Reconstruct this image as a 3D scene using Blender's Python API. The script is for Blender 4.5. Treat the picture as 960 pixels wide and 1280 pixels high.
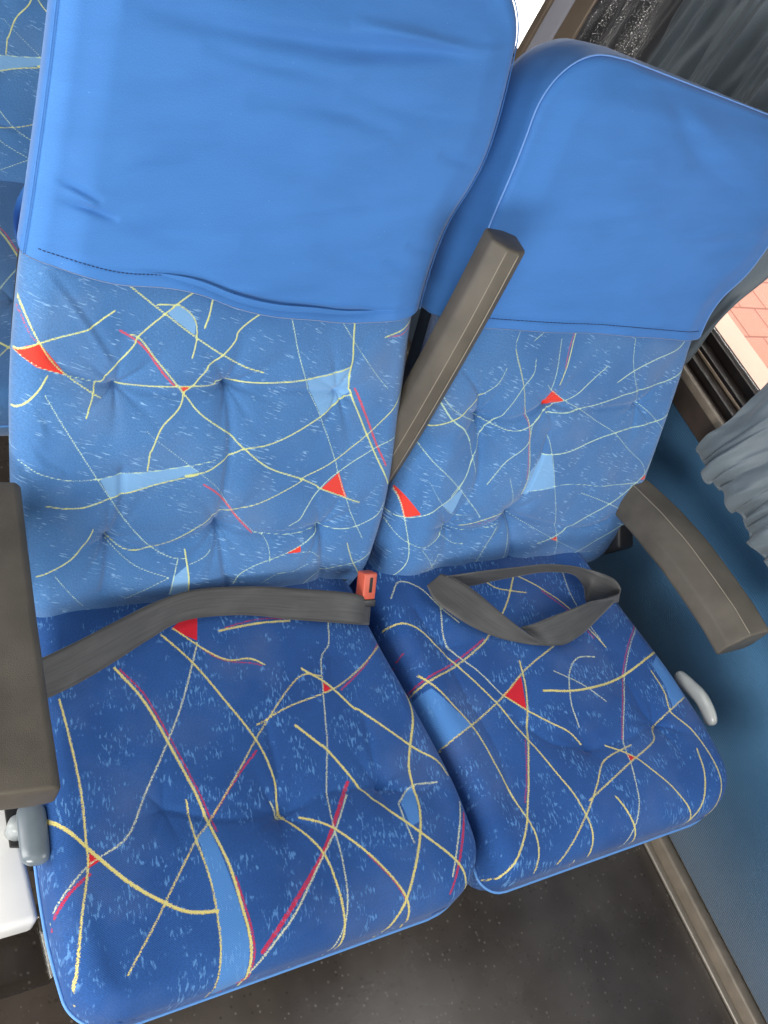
import bpy, math, random
import numpy as np
random.seed(4); rng = np.random.default_rng(7)
sc = bpy.context.scene
for o in list(bpy.data.objects): bpy.data.objects.remove(o)
COL = sc.collection
# ------------------------------------------------------------------ camera
vpx = np.array((1950., -170.)); vpy = np.array((-1060., -2300.))
FOC = math.sqrt(-(vpx @ vpy))
AX = np.array([*vpx, FOC]); AX /= np.linalg.norm(AX)
AY = np.array([*vpy, FOC]); AY /= np.linalg.norm(AY)
AZ = np.cross(AX, AY)
MM = np.array([AX, AY, AZ]).T                       # world -> view (x right, y down, z forward)
CC = np.array([-0.33901196, -0.59726626, 1.10566471])
from mathutils import Matrix
cam = bpy.data.cameras.new('camera'); camo = bpy.data.objects.new('camera', cam); COL.objects.link(camo)
R = MM.T @ np.diag([1, -1, -1])
m4 = Matrix.Identity(4)
for i in range(3):
    for j in range(3): m4[i][j] = R[i, j]
    m4[i][3] = CC[i]
camo.matrix_world = m4
cam.sensor_fit = 'VERTICAL'; cam.sensor_height = 36; cam.lens = FOC / 1280 * 36
cam.clip_start = .02; cam.clip_end = 400
sc.camera = camo
sc.render.resolution_x = 768; sc.render.resolution_y = 1024
# ------------------------------------------------------------------ world, window light, added lamps
w = bpy.data.worlds.new('World'); sc.world = w; w.use_nodes = True
nt = w.node_tree
sky = nt.nodes.new('ShaderNodeTexSky'); sky.sky_type = 'NISHITA'; sky.sun_disc = False
sky.sun_elevation = math.radians(50); sky.sun_rotation = math.radians(100); sky.dust_density = 6; sky.air_density = 1.0
hs = nt.nodes.new('ShaderNodeHueSaturation'); hs.inputs['Saturation'].default_value = .3
nt.links.new(sky.outputs[0], hs.inputs['Color']); nt.links.new(hs.outputs[0], nt.nodes['Background'].inputs[0])
nt.nodes['Background'].inputs[1].default_value = 0.055
sc.view_settings.view_transform = 'Standard'; sc.view_settings.look = 'None'
sc.view_settings.exposure = 0.18; sc.view_settings.gamma = 1
from mathutils import Vector
def area(name, loc, target, sx, sy, power, col):
    l = bpy.data.lights.new(name, 'AREA'); l.shape = 'RECTANGLE'; l.size = sx; l.size_y = sy; l.energy = power; l.color = col
    o = bpy.data.objects.new(name, l); COL.objects.link(o); o.location = loc
    o.rotation_euler = (Vector(target) - Vector(loc)).to_track_quat('-Z', 'Z').to_euler(); return o
area('aisle_window_light', (-1.05, -1.45, .42), (.45, .2, .28), 1.0, .55, 37, (1, .96, .90))
area('paving_fill_lamp', (2.2, 2.0, 3.2), (4.6, 3.0, -1.6), 3, 3, 420, (1, .96, .9))  # added lamp that brightens the paving outside
area('aisle_fill_lamp', (-1.45, .1, .62), (.9, .25, .25), 1.8, .6, 30, (1, .98, .95))  # unseen fill lamp added to brighten curtains, wall and seat sides
area('glare_lamp', (4.0, 7.2, .6), (4.6, 6.0, -1.6), 2, 2, 700, (1, .98, .95))  # added lamp that blows the far ground out to white glare
area('side_window_light', (1.03, -.62, .62), (.55, .12, .22), .8, .5, 8, (.95, .98, 1))
# ------------------------------------------------------------------ ray helpers (photo trace -> point on a real surface)
def rays(p):
    p = np.atleast_2d(np.array(p, float))
    return np.c_[(p[:, 0] - 480) / FOC, (p[:, 1] - 640) / FOC, np.ones(len(p))] @ MM
def on(p, ax, val):
    d = rays(p); t = (val - CC[ax]) / d[:, ax]; return CC + t[:, None] * d
def onz(p, z): return on(p, 2, z)
def onx(p, x): return on(p, 0, x)
# ------------------------------------------------------------------ materials
def mat(name, col, rough=.5, metal=0, sheen=0, bump=None, var=None, spec=.5, coat=0):
    m = bpy.data.materials.new(name); m.use_nodes = True; n = m.node_tree; b = n.nodes['Principled BSDF']
    b.inputs['Base Color'].default_value = (*col, 1); b.inputs['Roughness'].default_value = rough
    b.inputs['Metallic'].default_value = metal; b.inputs['Specular IOR Level'].default_value = spec
    if sheen: b.inputs['Sheen Weight'].default_value = sheen; b.inputs['Sheen Roughness'].default_value = .4
    tc = n.nodes.new('ShaderNodeTexCoord')
    if var:                                                # var = (scale, amount)
        nz = n.nodes.new('ShaderNodeTexNoise'); nz.inputs['Scale'].default_value = var[0]; nz.inputs['Detail'].default_value = 5
        n.links.new(tc.outputs['Object'], nz.inputs['Vector'])
        mr = n.nodes.new('ShaderNodeMapRange'); mr.inputs[1].default_value = .3; mr.inputs[2].default_value = .7
        mr.inputs[3].default_value = 1 - var[1]; mr.inputs[4].default_value = 1 + var[1]
        n.links.new(nz.outputs[0], mr.inputs[0])
        vm = n.nodes.new('ShaderNodeVectorMath'); vm.operation = 'SCALE'; vm.inputs[0].default_value = col
        n.links.new(mr.outputs[0], vm.inputs['Scale']); n.links.new(vm.outputs[0], b.inputs['Base Color'])
    if bump:                                               # bump = (scale, strength, distance)
        nz = n.nodes.new('ShaderNodeTexNoise'); nz.inputs['Scale'].default_value = bump[0]; nz.inputs['Detail'].default_value = 3
        n.links.new(tc.outputs['Object'], nz.inputs['Vector'])
        bp = n.nodes.new('ShaderNodeBump'); bp.inputs['Strength'].default_value = bump[1]; bp.inputs['Distance'].default_value = bump[2]
        n.links.new(nz.outputs[0], bp.inputs['Height']); n.links.new(bp.outputs[0], b.inputs['Normal'])
    return m
class NB:
    def __init__(s, m): s.n = m.node_tree.nodes; s.l = m.node_tree.links
    def math(s, op, a, b=None, clamp=False):
        k = s.n.new('ShaderNodeMath'); k.operation = op; k.use_clamp = clamp
        for i, v in enumerate((a, b)):
            if v is None: continue
            if isinstance(v, (int, float)): k.inputs[i].default_value = v
            else: s.l.new(v, k.inputs[i])
        return k.outputs[0]
    def rng(s, v, a, b, c=0, d=1):
        k = s.n.new('ShaderNodeMapRange'); s.l.new(v, k.inputs[0])
        for i, q in enumerate((a, b, c, d)): k.inputs[i + 1].default_value = q
        return k.outputs[0]
    def mix(s, f, a, b):
        k = s.n.new('ShaderNodeMix'); k.data_type = 'RGBA'
        if isinstance(f, (int, float)): k.inputs[0].default_value = f
        else: s.l.new(f, k.inputs[0])
        for i, v in ((6, a), (7, b)):
            if isinstance(v, tuple): k.inputs[i].default_value = (*v, 1)
            else: s.l.new(v, k.inputs[i])
        return k.outputs[2]
    def noise(s, vec, scale, detail=2, rough=.5):
        k = s.n.new('ShaderNodeTexNoise'); k.inputs['Scale'].default_value = scale; k.inputs['Detail'].default_value = detail
        k.inputs['Roughness'].default_value = rough
        s.l.new(vec, k.inputs['Vector']); return k.outputs[0]
    def map(s, vec, rot=0, scale=(1, 1, 1)):
        k0 = s.n.new('ShaderNodeMapping'); k0.inputs['Rotation'].default_value = (0, 0, rot); s.l.new(vec, k0.inputs['Vector'])
        k = s.n.new('ShaderNodeMapping'); k.inputs['Scale'].default_value = scale; s.l.new(k0.outputs[0], k.inputs['Vector']); return k.outputs[0]
    def attr(s, name):
        k = s.n.new('ShaderNodeAttribute'); k.attribute_name = name; return k.outputs['Fac']
def fabric(name, base, dark, fleck, yellow, pale, red, patch, ang, fl=(420, 95), famt=.8, jag=.0007, sheen=.25, fth=(.57, .66), worn_haze=.4):
    m = bpy.data.materials.new(name); m.use_nodes = True; b = m.node_tree.nodes['Principled BSDF']; q = NB(m)
    uv = q.n.new('ShaderNodeUVMap').outputs[0]
    f1 = q.noise(q.map(uv, ang, (fl[0], fl[1], 1)), 1, 2, .6)
    f2 = q.noise(uv, 22, 3, .7)
    fm = q.math('MULTIPLY', q.rng(f1, fth[0], fth[1]), q.rng(f2, .505, .56))
    fm = q.math('MULTIPLY', fm, famt)
    big = q.rng(q.noise(uv, 7, 3), .35, .65)
    c = q.mix(big, base, dark)
    c = q.mix(q.rng(q.noise(q.map(uv, .6, (620, 420, 1)), 1, 2), .32, .68, 0, .62), c, tuple(x * .52 for x in base))
    c = q.mix(q.rng(q.noise(uv, 4.5, 4, .6), .50, .72, 0, worn_haze), c, tuple(x * .55 + .13 for x in base))  # random pale patches: wear plus a haze of light mixed into the colour
    patchm = q.rng(q.attr('s_patch'), .0004, -.0004)
    c = q.mix(q.math('MULTIPLY', patchm, .95), c, patch)
    c = q.mix(fm, c, fleck)
    jn = q.noise(q.map(uv, .5, (700, 700, 1)), 1, 1)
    j = q.rng(jn, .25, .75, -jag, jag)
    def line(an): return q.rng(q.math('ADD', q.attr(an), j), .0003, -.0003)
    c = q.mix(q.rng(q.attr('s_tri'), .0003, -.0003), c, red)
    brk = q.rng(q.noise(q.map(uv, .2, (500, 700, 1)), 1, 1), .40, .56)
    c = q.mix(q.math('MULTIPLY', line('d_red'), q.rng(brk, 0, 1, .45, .95)), c, red)
    c = q.mix(q.math('MULTIPLY', line('d_pale'), .92), c, pale)
    ym = q.mix(q.math('MULTIPLY', brk, .55), yellow, pale)
    c = q.mix(line('d_yellow'), c, ym)
    q.l.new(c, b.inputs['Base Color'])
    b.inputs['Roughness'].default_value = .85; b.inputs['Specular IOR Level'].default_value = .25
    b.inputs['Sheen Weight'].default_value = sheen; b.inputs['Sheen Roughness'].default_value = .45
    wv = q.n.new('ShaderNodeTexWave'); wv.inputs['Scale'].default_value = 170; wv.inputs['Distortion'].default_value = 1.5
    q.l.new(q.map(uv, .7), wv.inputs['Vector'])
    h = q.math('ADD', q.math('MULTIPLY', wv.outputs[1], .22), q.math('MULTIPLY', q.noise(uv, 900, 2), .9))
    h = q.math('ADD', h, q.math('MULTIPLY', q.math('ADD', line('d_yellow'), fm), .7))
    bp = q.n.new('ShaderNodeBump'); bp.inputs['Strength'].default_value = .7; bp.inputs['Distance'].default_value = .0009
    q.l.new(h, bp.inputs['Height']); q.l.new(bp.outputs[0], b.inputs['Normal'])
    return m
M = {}
M['back'] = fabric('light_washed_patterned_fabric', (.078, .222, .50), (.050, .165, .41), (.25, .46, .74), (.66, .66, .18), (.52, .70, .50), (.72, .045, .03), (.18, .38, .66), -1.27, (430, 52), .8, .0004, .3, (.575, .65))  # same cloth as the cushions, paler: light and sheen put into its colours
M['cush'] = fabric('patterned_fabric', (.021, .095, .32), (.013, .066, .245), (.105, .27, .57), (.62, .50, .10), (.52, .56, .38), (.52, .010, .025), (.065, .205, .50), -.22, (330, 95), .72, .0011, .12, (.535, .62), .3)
def cloth(name, col, fine=1400):
    m = bpy.data.materials.new(name); m.use_nodes = True; b = m.node_tree.nodes['Principled BSDF']; q = NB(m)
    uv = q.n.new('ShaderNodeUVMap').outputs[0]
    c = q.mix(q.rng(q.noise(q.map(uv, .1, (fine, fine * .5, 1)), 1, 2), .3, .7, 0, 1), tuple(x * 1.10 for x in col), tuple(x * .84 for x in col))
    c = q.mix(q.rng(q.noise(uv, 4, 3), .3, .7, 0, .22), c, tuple(min(1, x * 1.25 + .02) for x in col))
    c = q.mix(q.rng(q.noise(q.map(uv, -.12, (7, 26, 1)), 1, 5, .65), .42, .68, 0, .30), c, tuple(x * .72 for x in col))
    sp = q.n.new('ShaderNodeTexVoronoi'); sp.inputs['Scale'].default_value = 60; q.l.new(uv, sp.inputs['Vector'])
    c = q.mix(q.math('MULTIPLY', q.rng(sp.outputs['Distance'], .035, .02), .35), c, (.4, .6, .85))
    q.l.new(c, b.inputs['Base Color']); b.inputs['Roughness'].default_value = .7; b.inputs['Specular IOR Level'].default_value = .3
    b.inputs['Sheen Weight'].default_value = .25; b.inputs['Sheen Roughness'].default_value = .4
    bp = q.n.new('ShaderNodeBump'); bp.inputs['Strength'].default_value = .25; bp.inputs['Distance'].default_value = .0006
    q.l.new(q.noise(q.map(uv, .1, (fine, fine * .6, 1)), 1, 2), bp.inputs['Height'])
    b2 = q.n.new('ShaderNodeBump'); b2.inputs['Strength'].default_value = .55; b2.inputs['Distance'].default_value = .022
    wr = q.n.new('ShaderNodeTexNoise'); wr.noise_type = 'RIDGED_MULTIFRACTAL' if 'RIDGED_MULTIFRACTAL' in [e.identifier for e in wr.bl_rna.properties['noise_type'].enum_items] else 'FBM'
    wr.inputs['Scale'].default_value = 1; wr.inputs['Detail'].default_value = 2
    q.l.new(q.map(uv, -.16, (4.2, 27, 1)), wr.inputs['Vector'])
    q.l.new(q.math('MULTIPLY', wr.outputs[0], q.rng(q.noise(uv, 5, 2), .45, .65)), b2.inputs['Height'])
    q.l.new(b2.outputs[0], bp.inputs['Normal']); q.l.new(bp.outputs[0], b.inputs['Normal'])
    return m
M['cover'] = cloth('plain_blue_cloth', (.046, .182, .50))
M['thread'] = mat('navy_thread', (.01, .02, .07), .8)
M['welt'] = mat('blue_welt', (.16, .34, .74), .6)
M['lightwelt'] = mat('pale_piping', (.10, .27, .62), .6)
M['arm'] = mat('grey_brown_armrest_rubber', (.084, .074, .060), .5, bump=(700, .5, .0008), var=(14, .28), spec=.35)
M['armedge'] = mat('worn_highlight_edge', (.24, .21, .165), .5)  # pale ridge tone: rubbed edges with their highlight put into the colour
M['belt'] = None
M['dark'] = mat('dark_plastic', (.02, .02, .022), .45, var=(20, .2))
M['black'] = mat('black_recess', (.006, .006, .006), .6)
M['lever'] = mat('grey_lever_plastic', (.13, .16, .185), .25, var=(40, .08), spec=.6)
M['paddle'] = mat('pale_grey_lever_plastic', (.27, .285, .28), .3, var=(40, .06))
M['knob'] = mat('mid_grey_pivot_plastic', (.30, .33, .34), .35)
M['white'] = mat('white_panel_plastic', (.72, .72, .70), .4, var=(15, .03))
M['orange'] = mat('orange_red_buckle_plastic', (.50, .09, .05), .45, var=(60, .06))
M['metal'] = mat('dull_aluminium', (.34, .31, .27), .45, metal=.6)
M['trim'] = mat('brown_grey_trim', (.20, .17, .135), .42, var=(30, .15), bump=(300, .15, .0005))
M['sill'] = mat('dark_brown_sill', (.055, .042, .036), .45, var=(18, .3), bump=(400, .25, .0006))
M['frame'] = mat('dark_window_frame', (.012, .009, .008), .3, var=(25, .2))
M['bronze'] = mat('bronze_window_pillar', (.42, .33, .25), .3, metal=.6, var=(12, .1))
M['greypillar'] = mat('lavender_grey_pillar', (.42, .42, .48), .5, var=(10, .05))
M['whitepillar'] = mat('white_pillar', (.85, .84, .82), .5, var=(10, .03))
M['steel'] = mat('black_painted_steel', (.018, .016, .015), .5, var=(12, .3))
def webbing():
    m = bpy.data.materials.new('grey_belt_webbing'); m.use_nodes = True; b = m.node_tree.nodes['Principled BSDF']; q = NB(m)
    uv = q.n.new('ShaderNodeUVMap').outputs[0]
    st = q.noise(q.map(uv, 0, (14, 420, 1)), 1, 3)
    c = q.mix(q.rng(st, .3, .7), (.052, .052, .053), (.026, .026, .027))
    c = q.mix(q.rng(q.noise(uv, 18, 3), .5, .75, 0, .35), c, (.095, .094, .092))
    q.l.new(c, b.inputs['Base Color']); b.inputs['Roughness'].default_value = .55; b.inputs['Sheen Weight'].default_value = .15
    bp = q.n.new('ShaderNodeBump'); bp.inputs['Strength'].default_value = .4; bp.inputs['Distance'].default_value = .0006
    w1 = q.noise(q.map(uv, 0, (500, 900, 1)), 1, 1)
    q.l.new(q.math('ADD', st, w1), bp.inputs['Height']); q.l.new(bp.outputs[0], b.inputs['Normal']); return m
M['belt'] = webbing()
def wallmat():
    m = bpy.data.materials.new('blue_wall_carpet'); m.use_nodes = True; b = m.node_tree.nodes['Principled BSDF']; q = NB(m)
    tc = q.n.new('ShaderNodeTexCoord').outputs['Object']
    c = q.mix(q.rng(q.noise(tc, 5, 4), .35, .65), (.046, .135, .255), (.066, .172, .305))
    wv = q.n.new('ShaderNodeTexWave'); wv.bands_direction = 'Z'; wv.inputs['Scale'].default_value = 75; wv.inputs['Distortion'].default_value = 1.2; wv.inputs['Detail Scale'].default_value = 4
    q.l.new(tc, wv.inputs['Vector'])
    c = q.mix(q.math('MULTIPLY', wv.outputs[1], .22), c, (.010, .040, .10))
    c = q.mix(q.rng(q.noise(tc, 420, 2), .35, .7, 0, .4), c, (.045, .12, .23))
    q.l.new(c, b.inputs['Base Color']); b.inputs['Roughness'].default_value = .95; b.inputs['Specular IOR Level'].default_value = .1
    b.inputs['Sheen Weight'].default_value = .2
    bp = q.n.new('ShaderNodeBump'); bp.inputs['Strength'].default_value = .5; bp.inputs['Distance'].default_value = .001
    q.l.new(q.math('ADD', wv.outputs[1], q.noise(tc, 700, 2)), bp.inputs['Height']); q.l.new(bp.outputs[0], b.inputs['Normal']); return m
M['wall'] = wallmat()
def floormat():
    m = bpy.data.materials.new('speckled_vinyl_floor'); m.use_nodes = True; b = m.node_tree.nodes['Principled BSDF']; q = NB(m)
    tc = q.n.new('ShaderNodeTexCoord').outputs['Object']
    c = q.mix(q.rng(q.noise(tc, 6, 5), .35, .65), (.048, .038, .031), (.090, .077, .066))
    v = q.n.new('ShaderNodeTexVoronoi'); v.inputs['Scale'].default_value = 120; q.l.new(tc, v.inputs['Vector'])
    rnd = q.n.new('ShaderNodeSeparateColor'); q.l.new(v.outputs['Color'], rnd.inputs[0])
    sp = q.math('MULTIPLY', q.rng(v.outputs['Distance'], .28, .2), q.rng(rnd.outputs[0], .74, .76))
    c = q.mix(q.math('MULTIPLY', sp, .38), c, (.26, .245, .215))
    sp2 = q.math('MULTIPLY', q.rng(v.outputs['Distance'], .3, .2), q.rng(rnd.outputs[1], .8, .82))
    c = q.mix(q.math('MULTIPLY', sp2, .35), c, (.008, .007, .006))
    q.l.new(c, b.inputs['Base Color'])
    q.l.new(q.rng(q.noise(tc, 9, 5), .3, .7, .16, .32), b.inputs['Roughness']); b.inputs['Specular IOR Level'].default_value = .6
    bp = q.n.new('ShaderNodeBump'); bp.inputs['Strength'].default_value = .12; bp.inputs['Distance'].default_value = .0008
    q.l.new(q.noise(tc, 130, 4), bp.inputs['Height']); q.l.new(bp.outputs[0], b.inputs['Normal']); return m
M['floor'] = floormat()
def curtainmat(holes):
    m = bpy.data.materials.new('grey_teal_curtain_cloth' + ('_threadbare' if holes else '')); m.use_nodes = True
    b = m.node_tree.nodes['Principled BSDF']; q = NB(m)
    uv = q.n.new('ShaderNodeUVMap').outputs[0]
    c = q.mix(q.rng(q.noise(q.map(uv, 0, (30, 5, 1)), 1, 4), .3, .7), (.085, .113, .135), (.145, .18, .205))
    c = q.mix(q.rng(q.noise(uv, 700, 2), .3, .7, 0, .4), c, (.045, .06, .07))
    b.inputs['Roughness'].default_value = .55; b.inputs['Sheen Weight'].default_value = .3
    bp = q.n.new('ShaderNodeBump'); bp.inputs['Strength'].default_value = .3; bp.inputs['Distance'].default_value = .001
    q.l.new(q.noise(uv, 800, 2), bp.inputs['Height']); q.l.new(bp.outputs[0], b.inputs['Normal'])
    if holes:
        v = q.noise(uv, 760, 2, .7)
        sep = q.n.new('ShaderNodeSeparateXYZ'); q.l.new(uv, sep.inputs[0])
        side = q.rng(sep.outputs[0], .66, .72)
        bands = q.rng(q.noise(q.map(uv, 0, (22, 2, 1)), 1, 2), .42, .54)
        h = q.math('MULTIPLY', q.rng(v, .55, .60), q.math('MULTIPLY', side, bands))
        c = q.mix(q.math('MULTIPLY', side, .7), c, (.03, .018, .016))
        q.l.new(q.math('SUBTRACT', 1.0, h), b.inputs['Alpha'])
    q.l.new(c, b.inputs['Base Color'])
    return m
M['curtain'] = curtainmat(False); M['curtain_r'] = curtainmat(True)
def glassmat(name, tint=(1, 1, 1), k=.06):
    m = bpy.data.materials.new(name); m.use_nodes = True; q = NB(m)
    for n in list(q.n):
        if n.type == 'BSDF_PRINCIPLED': q.n.remove(n)
    t = q.n.new('ShaderNodeBsdfTransparent'); t.inputs[0].default_value = (*tint, 1)
    g = q.n.new('ShaderNodeBsdfGlossy'); g.inputs['Roughness'].default_value = .04
    mx = q.n.new('ShaderNodeMixShader')
    fr = q.n.new('ShaderNodeFresnel'); fr.inputs[0].default_value = 1.45
    q.l.new(q.math('MULTIPLY', fr.outputs[0], k * 12, True), mx.inputs[0])
    q.l.new(t.outputs[0], mx.inputs[1]); q.l.new(g.outputs[0], mx.inputs[2])
    q.l.new(mx.outputs[0], q.n['Material Output'].inputs[0]); return m
M['glass'] = glassmat('window_glass'); M['clear'] = glassmat('clear_guard_plastic', (.72, .72, .70), .03)
def pavingmat():
    m = bpy.data.materials.new('pink_brick_paving'); m.use_nodes = True; b = m.node_tree.nodes['Principled BSDF']; q = NB(m)
    tc = q.n.new('ShaderNodeTexCoord').outputs['Object']
    br = q.n.new('ShaderNodeTexBrick'); q.l.new(q.map(tc, .0, (1, 1, 1)), br.inputs['Vector'])
    br.inputs['Scale'].default_value = 2.6; br.inputs['Color1'].default_value = (.66, .32, .245, 1); br.inputs['Color2'].default_value = (.60, .28, .21, 1)
    br.inputs['Mortar'].default_value = (.34, .15, .115, 1); br.inputs['Mortar Size'].default_value = .02
    br.inputs['Brick Width'].default_value = .62; br.inputs['Row Height'].default_value = .62
    br2 = q.n.new('ShaderNodeTexBrick'); q.l.new(q.map(tc, .0, (1, 1, 1)), br2.inputs['Vector']); br2.inputs['Scale'].default_value = 20
    br2.inputs['Mortar Size'].default_value = .07; br2.inputs['Color1'].default_value = br2.inputs['Color2'].default_value = (1, 1, 1, 1); br2.inputs['Mortar'].default_value = (.72, .62, .60, 1)
    mx = q.n.new('ShaderNodeMix'); mx.data_type = 'RGBA'; mx.blend_type = 'MULTIPLY'; mx.inputs[0].default_value = .7
    q.l.new(br.outputs[0], mx.inputs[6]); q.l.new(br2.outputs[0], mx.inputs[7])
    q.l.new(mx.outputs[2], b.inputs['Base Color']); b.inputs['Roughness'].default_value = .9; return m
M['paving'] = pavingmat()
M['kerb'] = mat('pale_pink_kerb', (.62, .40, .32), .9, var=(3, .06), bump=(40, .3, .004))
M['glare_ground'] = mat('pale_glare_ground', (.72, .71, .69), .9, var=(2, .05))
M['road'] = mat('road_asphalt', (.05, .05, .05), .9, var=(6, .2))
# ------------------------------------------------------------------ mesh helpers
def link(name, me, parent=None):
    o = bpy.data.objects.new(name, me); COL.objects.link(o)
    if parent is not None: o.parent = parent
    return o
def npmesh(name, V, F, m, parent=None, smooth=True, uv=None, attrs=None):
    """V (n,3); F list/array of quads (-1 padded last for tris not allowed) or list of tuples"""
    me = bpy.data.meshes.new(name)
    if isinstance(F, np.ndarray):
        me.vertices.add(len(V)); me.vertices.foreach_set('co', np.asarray(V, np.float32).ravel())
        n = len(F); me.loops.add(n * 4); me.polygons.add(n)
        me.loops.foreach_set('vertex_index', F.astype(np.int32).ravel())
        me.polygons.foreach_set('loop_start', np.arange(0, n * 4, 4, dtype=np.int32))
        me.update(calc_edges=True); me.validate()
    else:
        me.from_pydata([tuple(map(float, v)) for v in V], [], [tuple(int(i) for i in f) for f in F]); me.update()
    if smooth: me.polygons.foreach_set('use_smooth', np.ones(len(me.polygons), bool))
    if uv is not None:
        ul = me.uv_layers.new(name='UVMap'); li = np.zeros(len(me.loops), np.int32); me.loops.foreach_get('vertex_index', li)
        ul.data.foreach_set('uv', np.asarray(uv, np.float32)[li].ravel())
    if attrs:
        for k, v in attrs.items():
            a = me.attributes.new(k, 'FLOAT', 'POINT'); a.data.foreach_set('value', np.asarray(v, np.float32))
    me.materials.append(m)
    return link(name, me, parent)
def thing(name, label, cat, loc=(0, 0, 0), group=None):
    o = bpy.data.objects.new(name, None); COL.objects.link(o); o.location = loc; o.empty_display_size = .05
    o['label'] = label; o['category'] = cat
    if group: o['group'] = group
    return o
def tag(o, label, cat, group=None):
    o['label'] = label; o['category'] = cat
    if group: o['group'] = group
    return o
import bmesh
def bevelled(name, pts8, m, parent=None, bev=.004, seg=3):
    """box from 8 corners (bottom 4 ccw, top 4 ccw) with rounded edges"""
    bm = bmesh.new(); v = [bm.verts.new(tuple(map(float, p))) for p in pts8]
    for f in ((0, 3, 2, 1), (4, 5, 6, 7), (0, 1, 5, 4), (1, 2, 6, 5), (2, 3, 7, 6), (3, 0, 4, 7)): bm.faces.new([v[i] for i in f])
    bmesh.ops.recalc_face_normals(bm, faces=bm.faces)
    if bev: bmesh.ops.bevel(bm, geom=list(bm.edges), offset=bev, segments=seg, affect='EDGES', profile=.5)
    me = bpy.data.meshes.new(name); bm.to_mesh(me); bm.free()
    for p in me.polygons: p.use_smooth = True
    me.materials.append(m); o = link(name, me, parent)
    return o
def box(name, a, b, m, parent=None, bev=.003, seg=2):
    (x0, y0, z0), (x1, y1, z1) = a, b
    return bevelled(name, [(x0, y0, z0), (x1, y0, z0), (x1, y1, z0), (x0, y1, z0), (x0, y0, z1), (x1, y0, z1), (x1, y1, z1), (x0, y1, z1)], m, parent, bev, seg)
def tube(name, P, r, m, parent=None, n=8, close=False, taper=None):
    P = np.asarray(P, float); k = len(P); V = []; F = []
    T = np.gradient(P, axis=0); T /= np.linalg.norm(T, axis=1)[:, None] + 1e-9
    ref = np.array([.2, .3, .93])
    for i in range(k):
        a = np.cross(T[i], ref); a /= np.linalg.norm(a); b = np.cross(T[i], a)
        rr = r if taper is None else taper[i]
        for j in range(n):
            t = 2 * math.pi * j / n; V.append(P[i] + rr * (math.cos(t) * a + math.sin(t) * b))
    for i in range(k - 1):
        for j in range(n): F.append((i * n + j, i * n + (j + 1) % n, (i + 1) * n + (j + 1) % n, (i + 1) * n + j))
    F.append(tuple(range(n))[::-1]); F.append(tuple(range((k - 1) * n, k * n)))
    return npmesh(name, V, F, m, parent)
def smooth_pts(P, per=8):
    P = np.asarray(P, float)
    if len(P) < 3: return np.array([P[0] + (P[-1] - P[0]) * t for t in np.linspace(0, 1, per)])
    Q = np.vstack([2 * P[0] - P[1], P, 2 * P[-1] - P[-2]]); out = []
    for i in range(1, len(Q) - 2):
        for t in np.linspace(0, 1, per, endpoint=False):
            a, b, c, d = Q[i - 1], Q[i], Q[i + 1], Q[i + 2]
            out.append(.5 * ((2 * b) + (c - a) * t + (2 * a - 5 * b + 4 * c - d) * t * t + (3 * b - a - 3 * c + d) * t ** 3))
    out.append(P[-1]); return np.array(out)
def snoise(x, y, sc_, seed, n=9, aniso=1):
    r = np.random.default_rng(seed); s = np.zeros_like(x)
    for i in range(n):
        a = r.uniform(0, 2 * math.pi); k = sc_ * r.uniform(.6, 1.8); ph = r.uniform(0, 6.28)
        s += np.sin(x * math.cos(a) * k + y * math.sin(a) * k * aniso + ph)
    return s / n ** .5
# ------------------------------------------------------------------ surface profiles
class Profile:            # path in the (y,z) plane, arclength w, n = outward (towards the sitter)
    def __init__(s, pts, side):
        P = smooth_pts(pts, 24); L = np.r_[0, np.cumsum(np.linalg.norm(np.diff(P, axis=0), axis=1))]
        s.L = L[-1]; s.w = np.linspace(0, s.L, 600); s.P = np.c_[np.interp(s.w, L, P[:, 0]), np.interp(s.w, L, P[:, 1])]
        for _ in range(60): s.P[1:-1] = (s.P[:-2] + 2 * s.P[1:-1] + s.P[2:]) / 4
        T = np.gradient(s.P, axis=0); T /= np.linalg.norm(T, axis=1)[:, None]; s.T = T
        s.N = np.c_[-T[:, 1], T[:, 0]] * side
    def at(s, w):
        w = np.asarray(w, float); wc = np.clip(w, 0, s.L); ex = w - wc
        y = np.interp(wc, s.w, s.P[:, 0]); z = np.interp(wc, s.w, s.P[:, 1])
        ty = np.interp(wc, s.w, s.T[:, 0]); tz = np.interp(wc, s.w, s.T[:, 1])
        return np.stack([y + ex * ty, z + ex * tz], -1), np.stack([np.interp(wc, s.w, s.N[:, 0]), np.interp(wc, s.w, s.N[:, 1])], -1)
    def pos(s, x, w, h):
        p, n = s.at(w); return np.stack([x, p[..., 0] + n[..., 0] * h, p[..., 1] + n[..., 1] * h], -1)
    def hit(s, px):       # photo pixel -> (x, w) on the profile surface
        d = rays(px); ts = np.linspace(.5, 2.6, 2500); out = []
        for r in d:
            P = CC + ts[:, None] * r
            q = np.abs(P[:, 1, None] - s.P[None, ::3, 0]) ** 2 + np.abs(P[:, 2, None] - s.P[None, ::3, 1]) ** 2
            k = np.unravel_index(np.argmin(q), q.shape); out.append((P[k[0], 0], s.w[::3][k[1]]))
        return np.array(out)
BACK = Profile([(-.004, -.035), (.012, -.01), (.022, .03), (.07, .12), (.148, .26), (.194, .35), (.229, .44), (.272, .56), (.315, .655), (.335, .70), (.362, .76)], 1)
CUSH = Profile([(.09, -.004), (0, -.002), (-.12, -.006), (-.25, -.004), (-.35, .0), (-.42, .001), (-.50, -.012)], -1)
wz = lambda z: float(np.interp(z, BACK.P[:, 1], BACK.w))      # height -> w on the backrest
wy = lambda y: float(np.interp(-y, -CUSH.P[:, 0], CUSH.w))    # y -> w on the cushion
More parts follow.
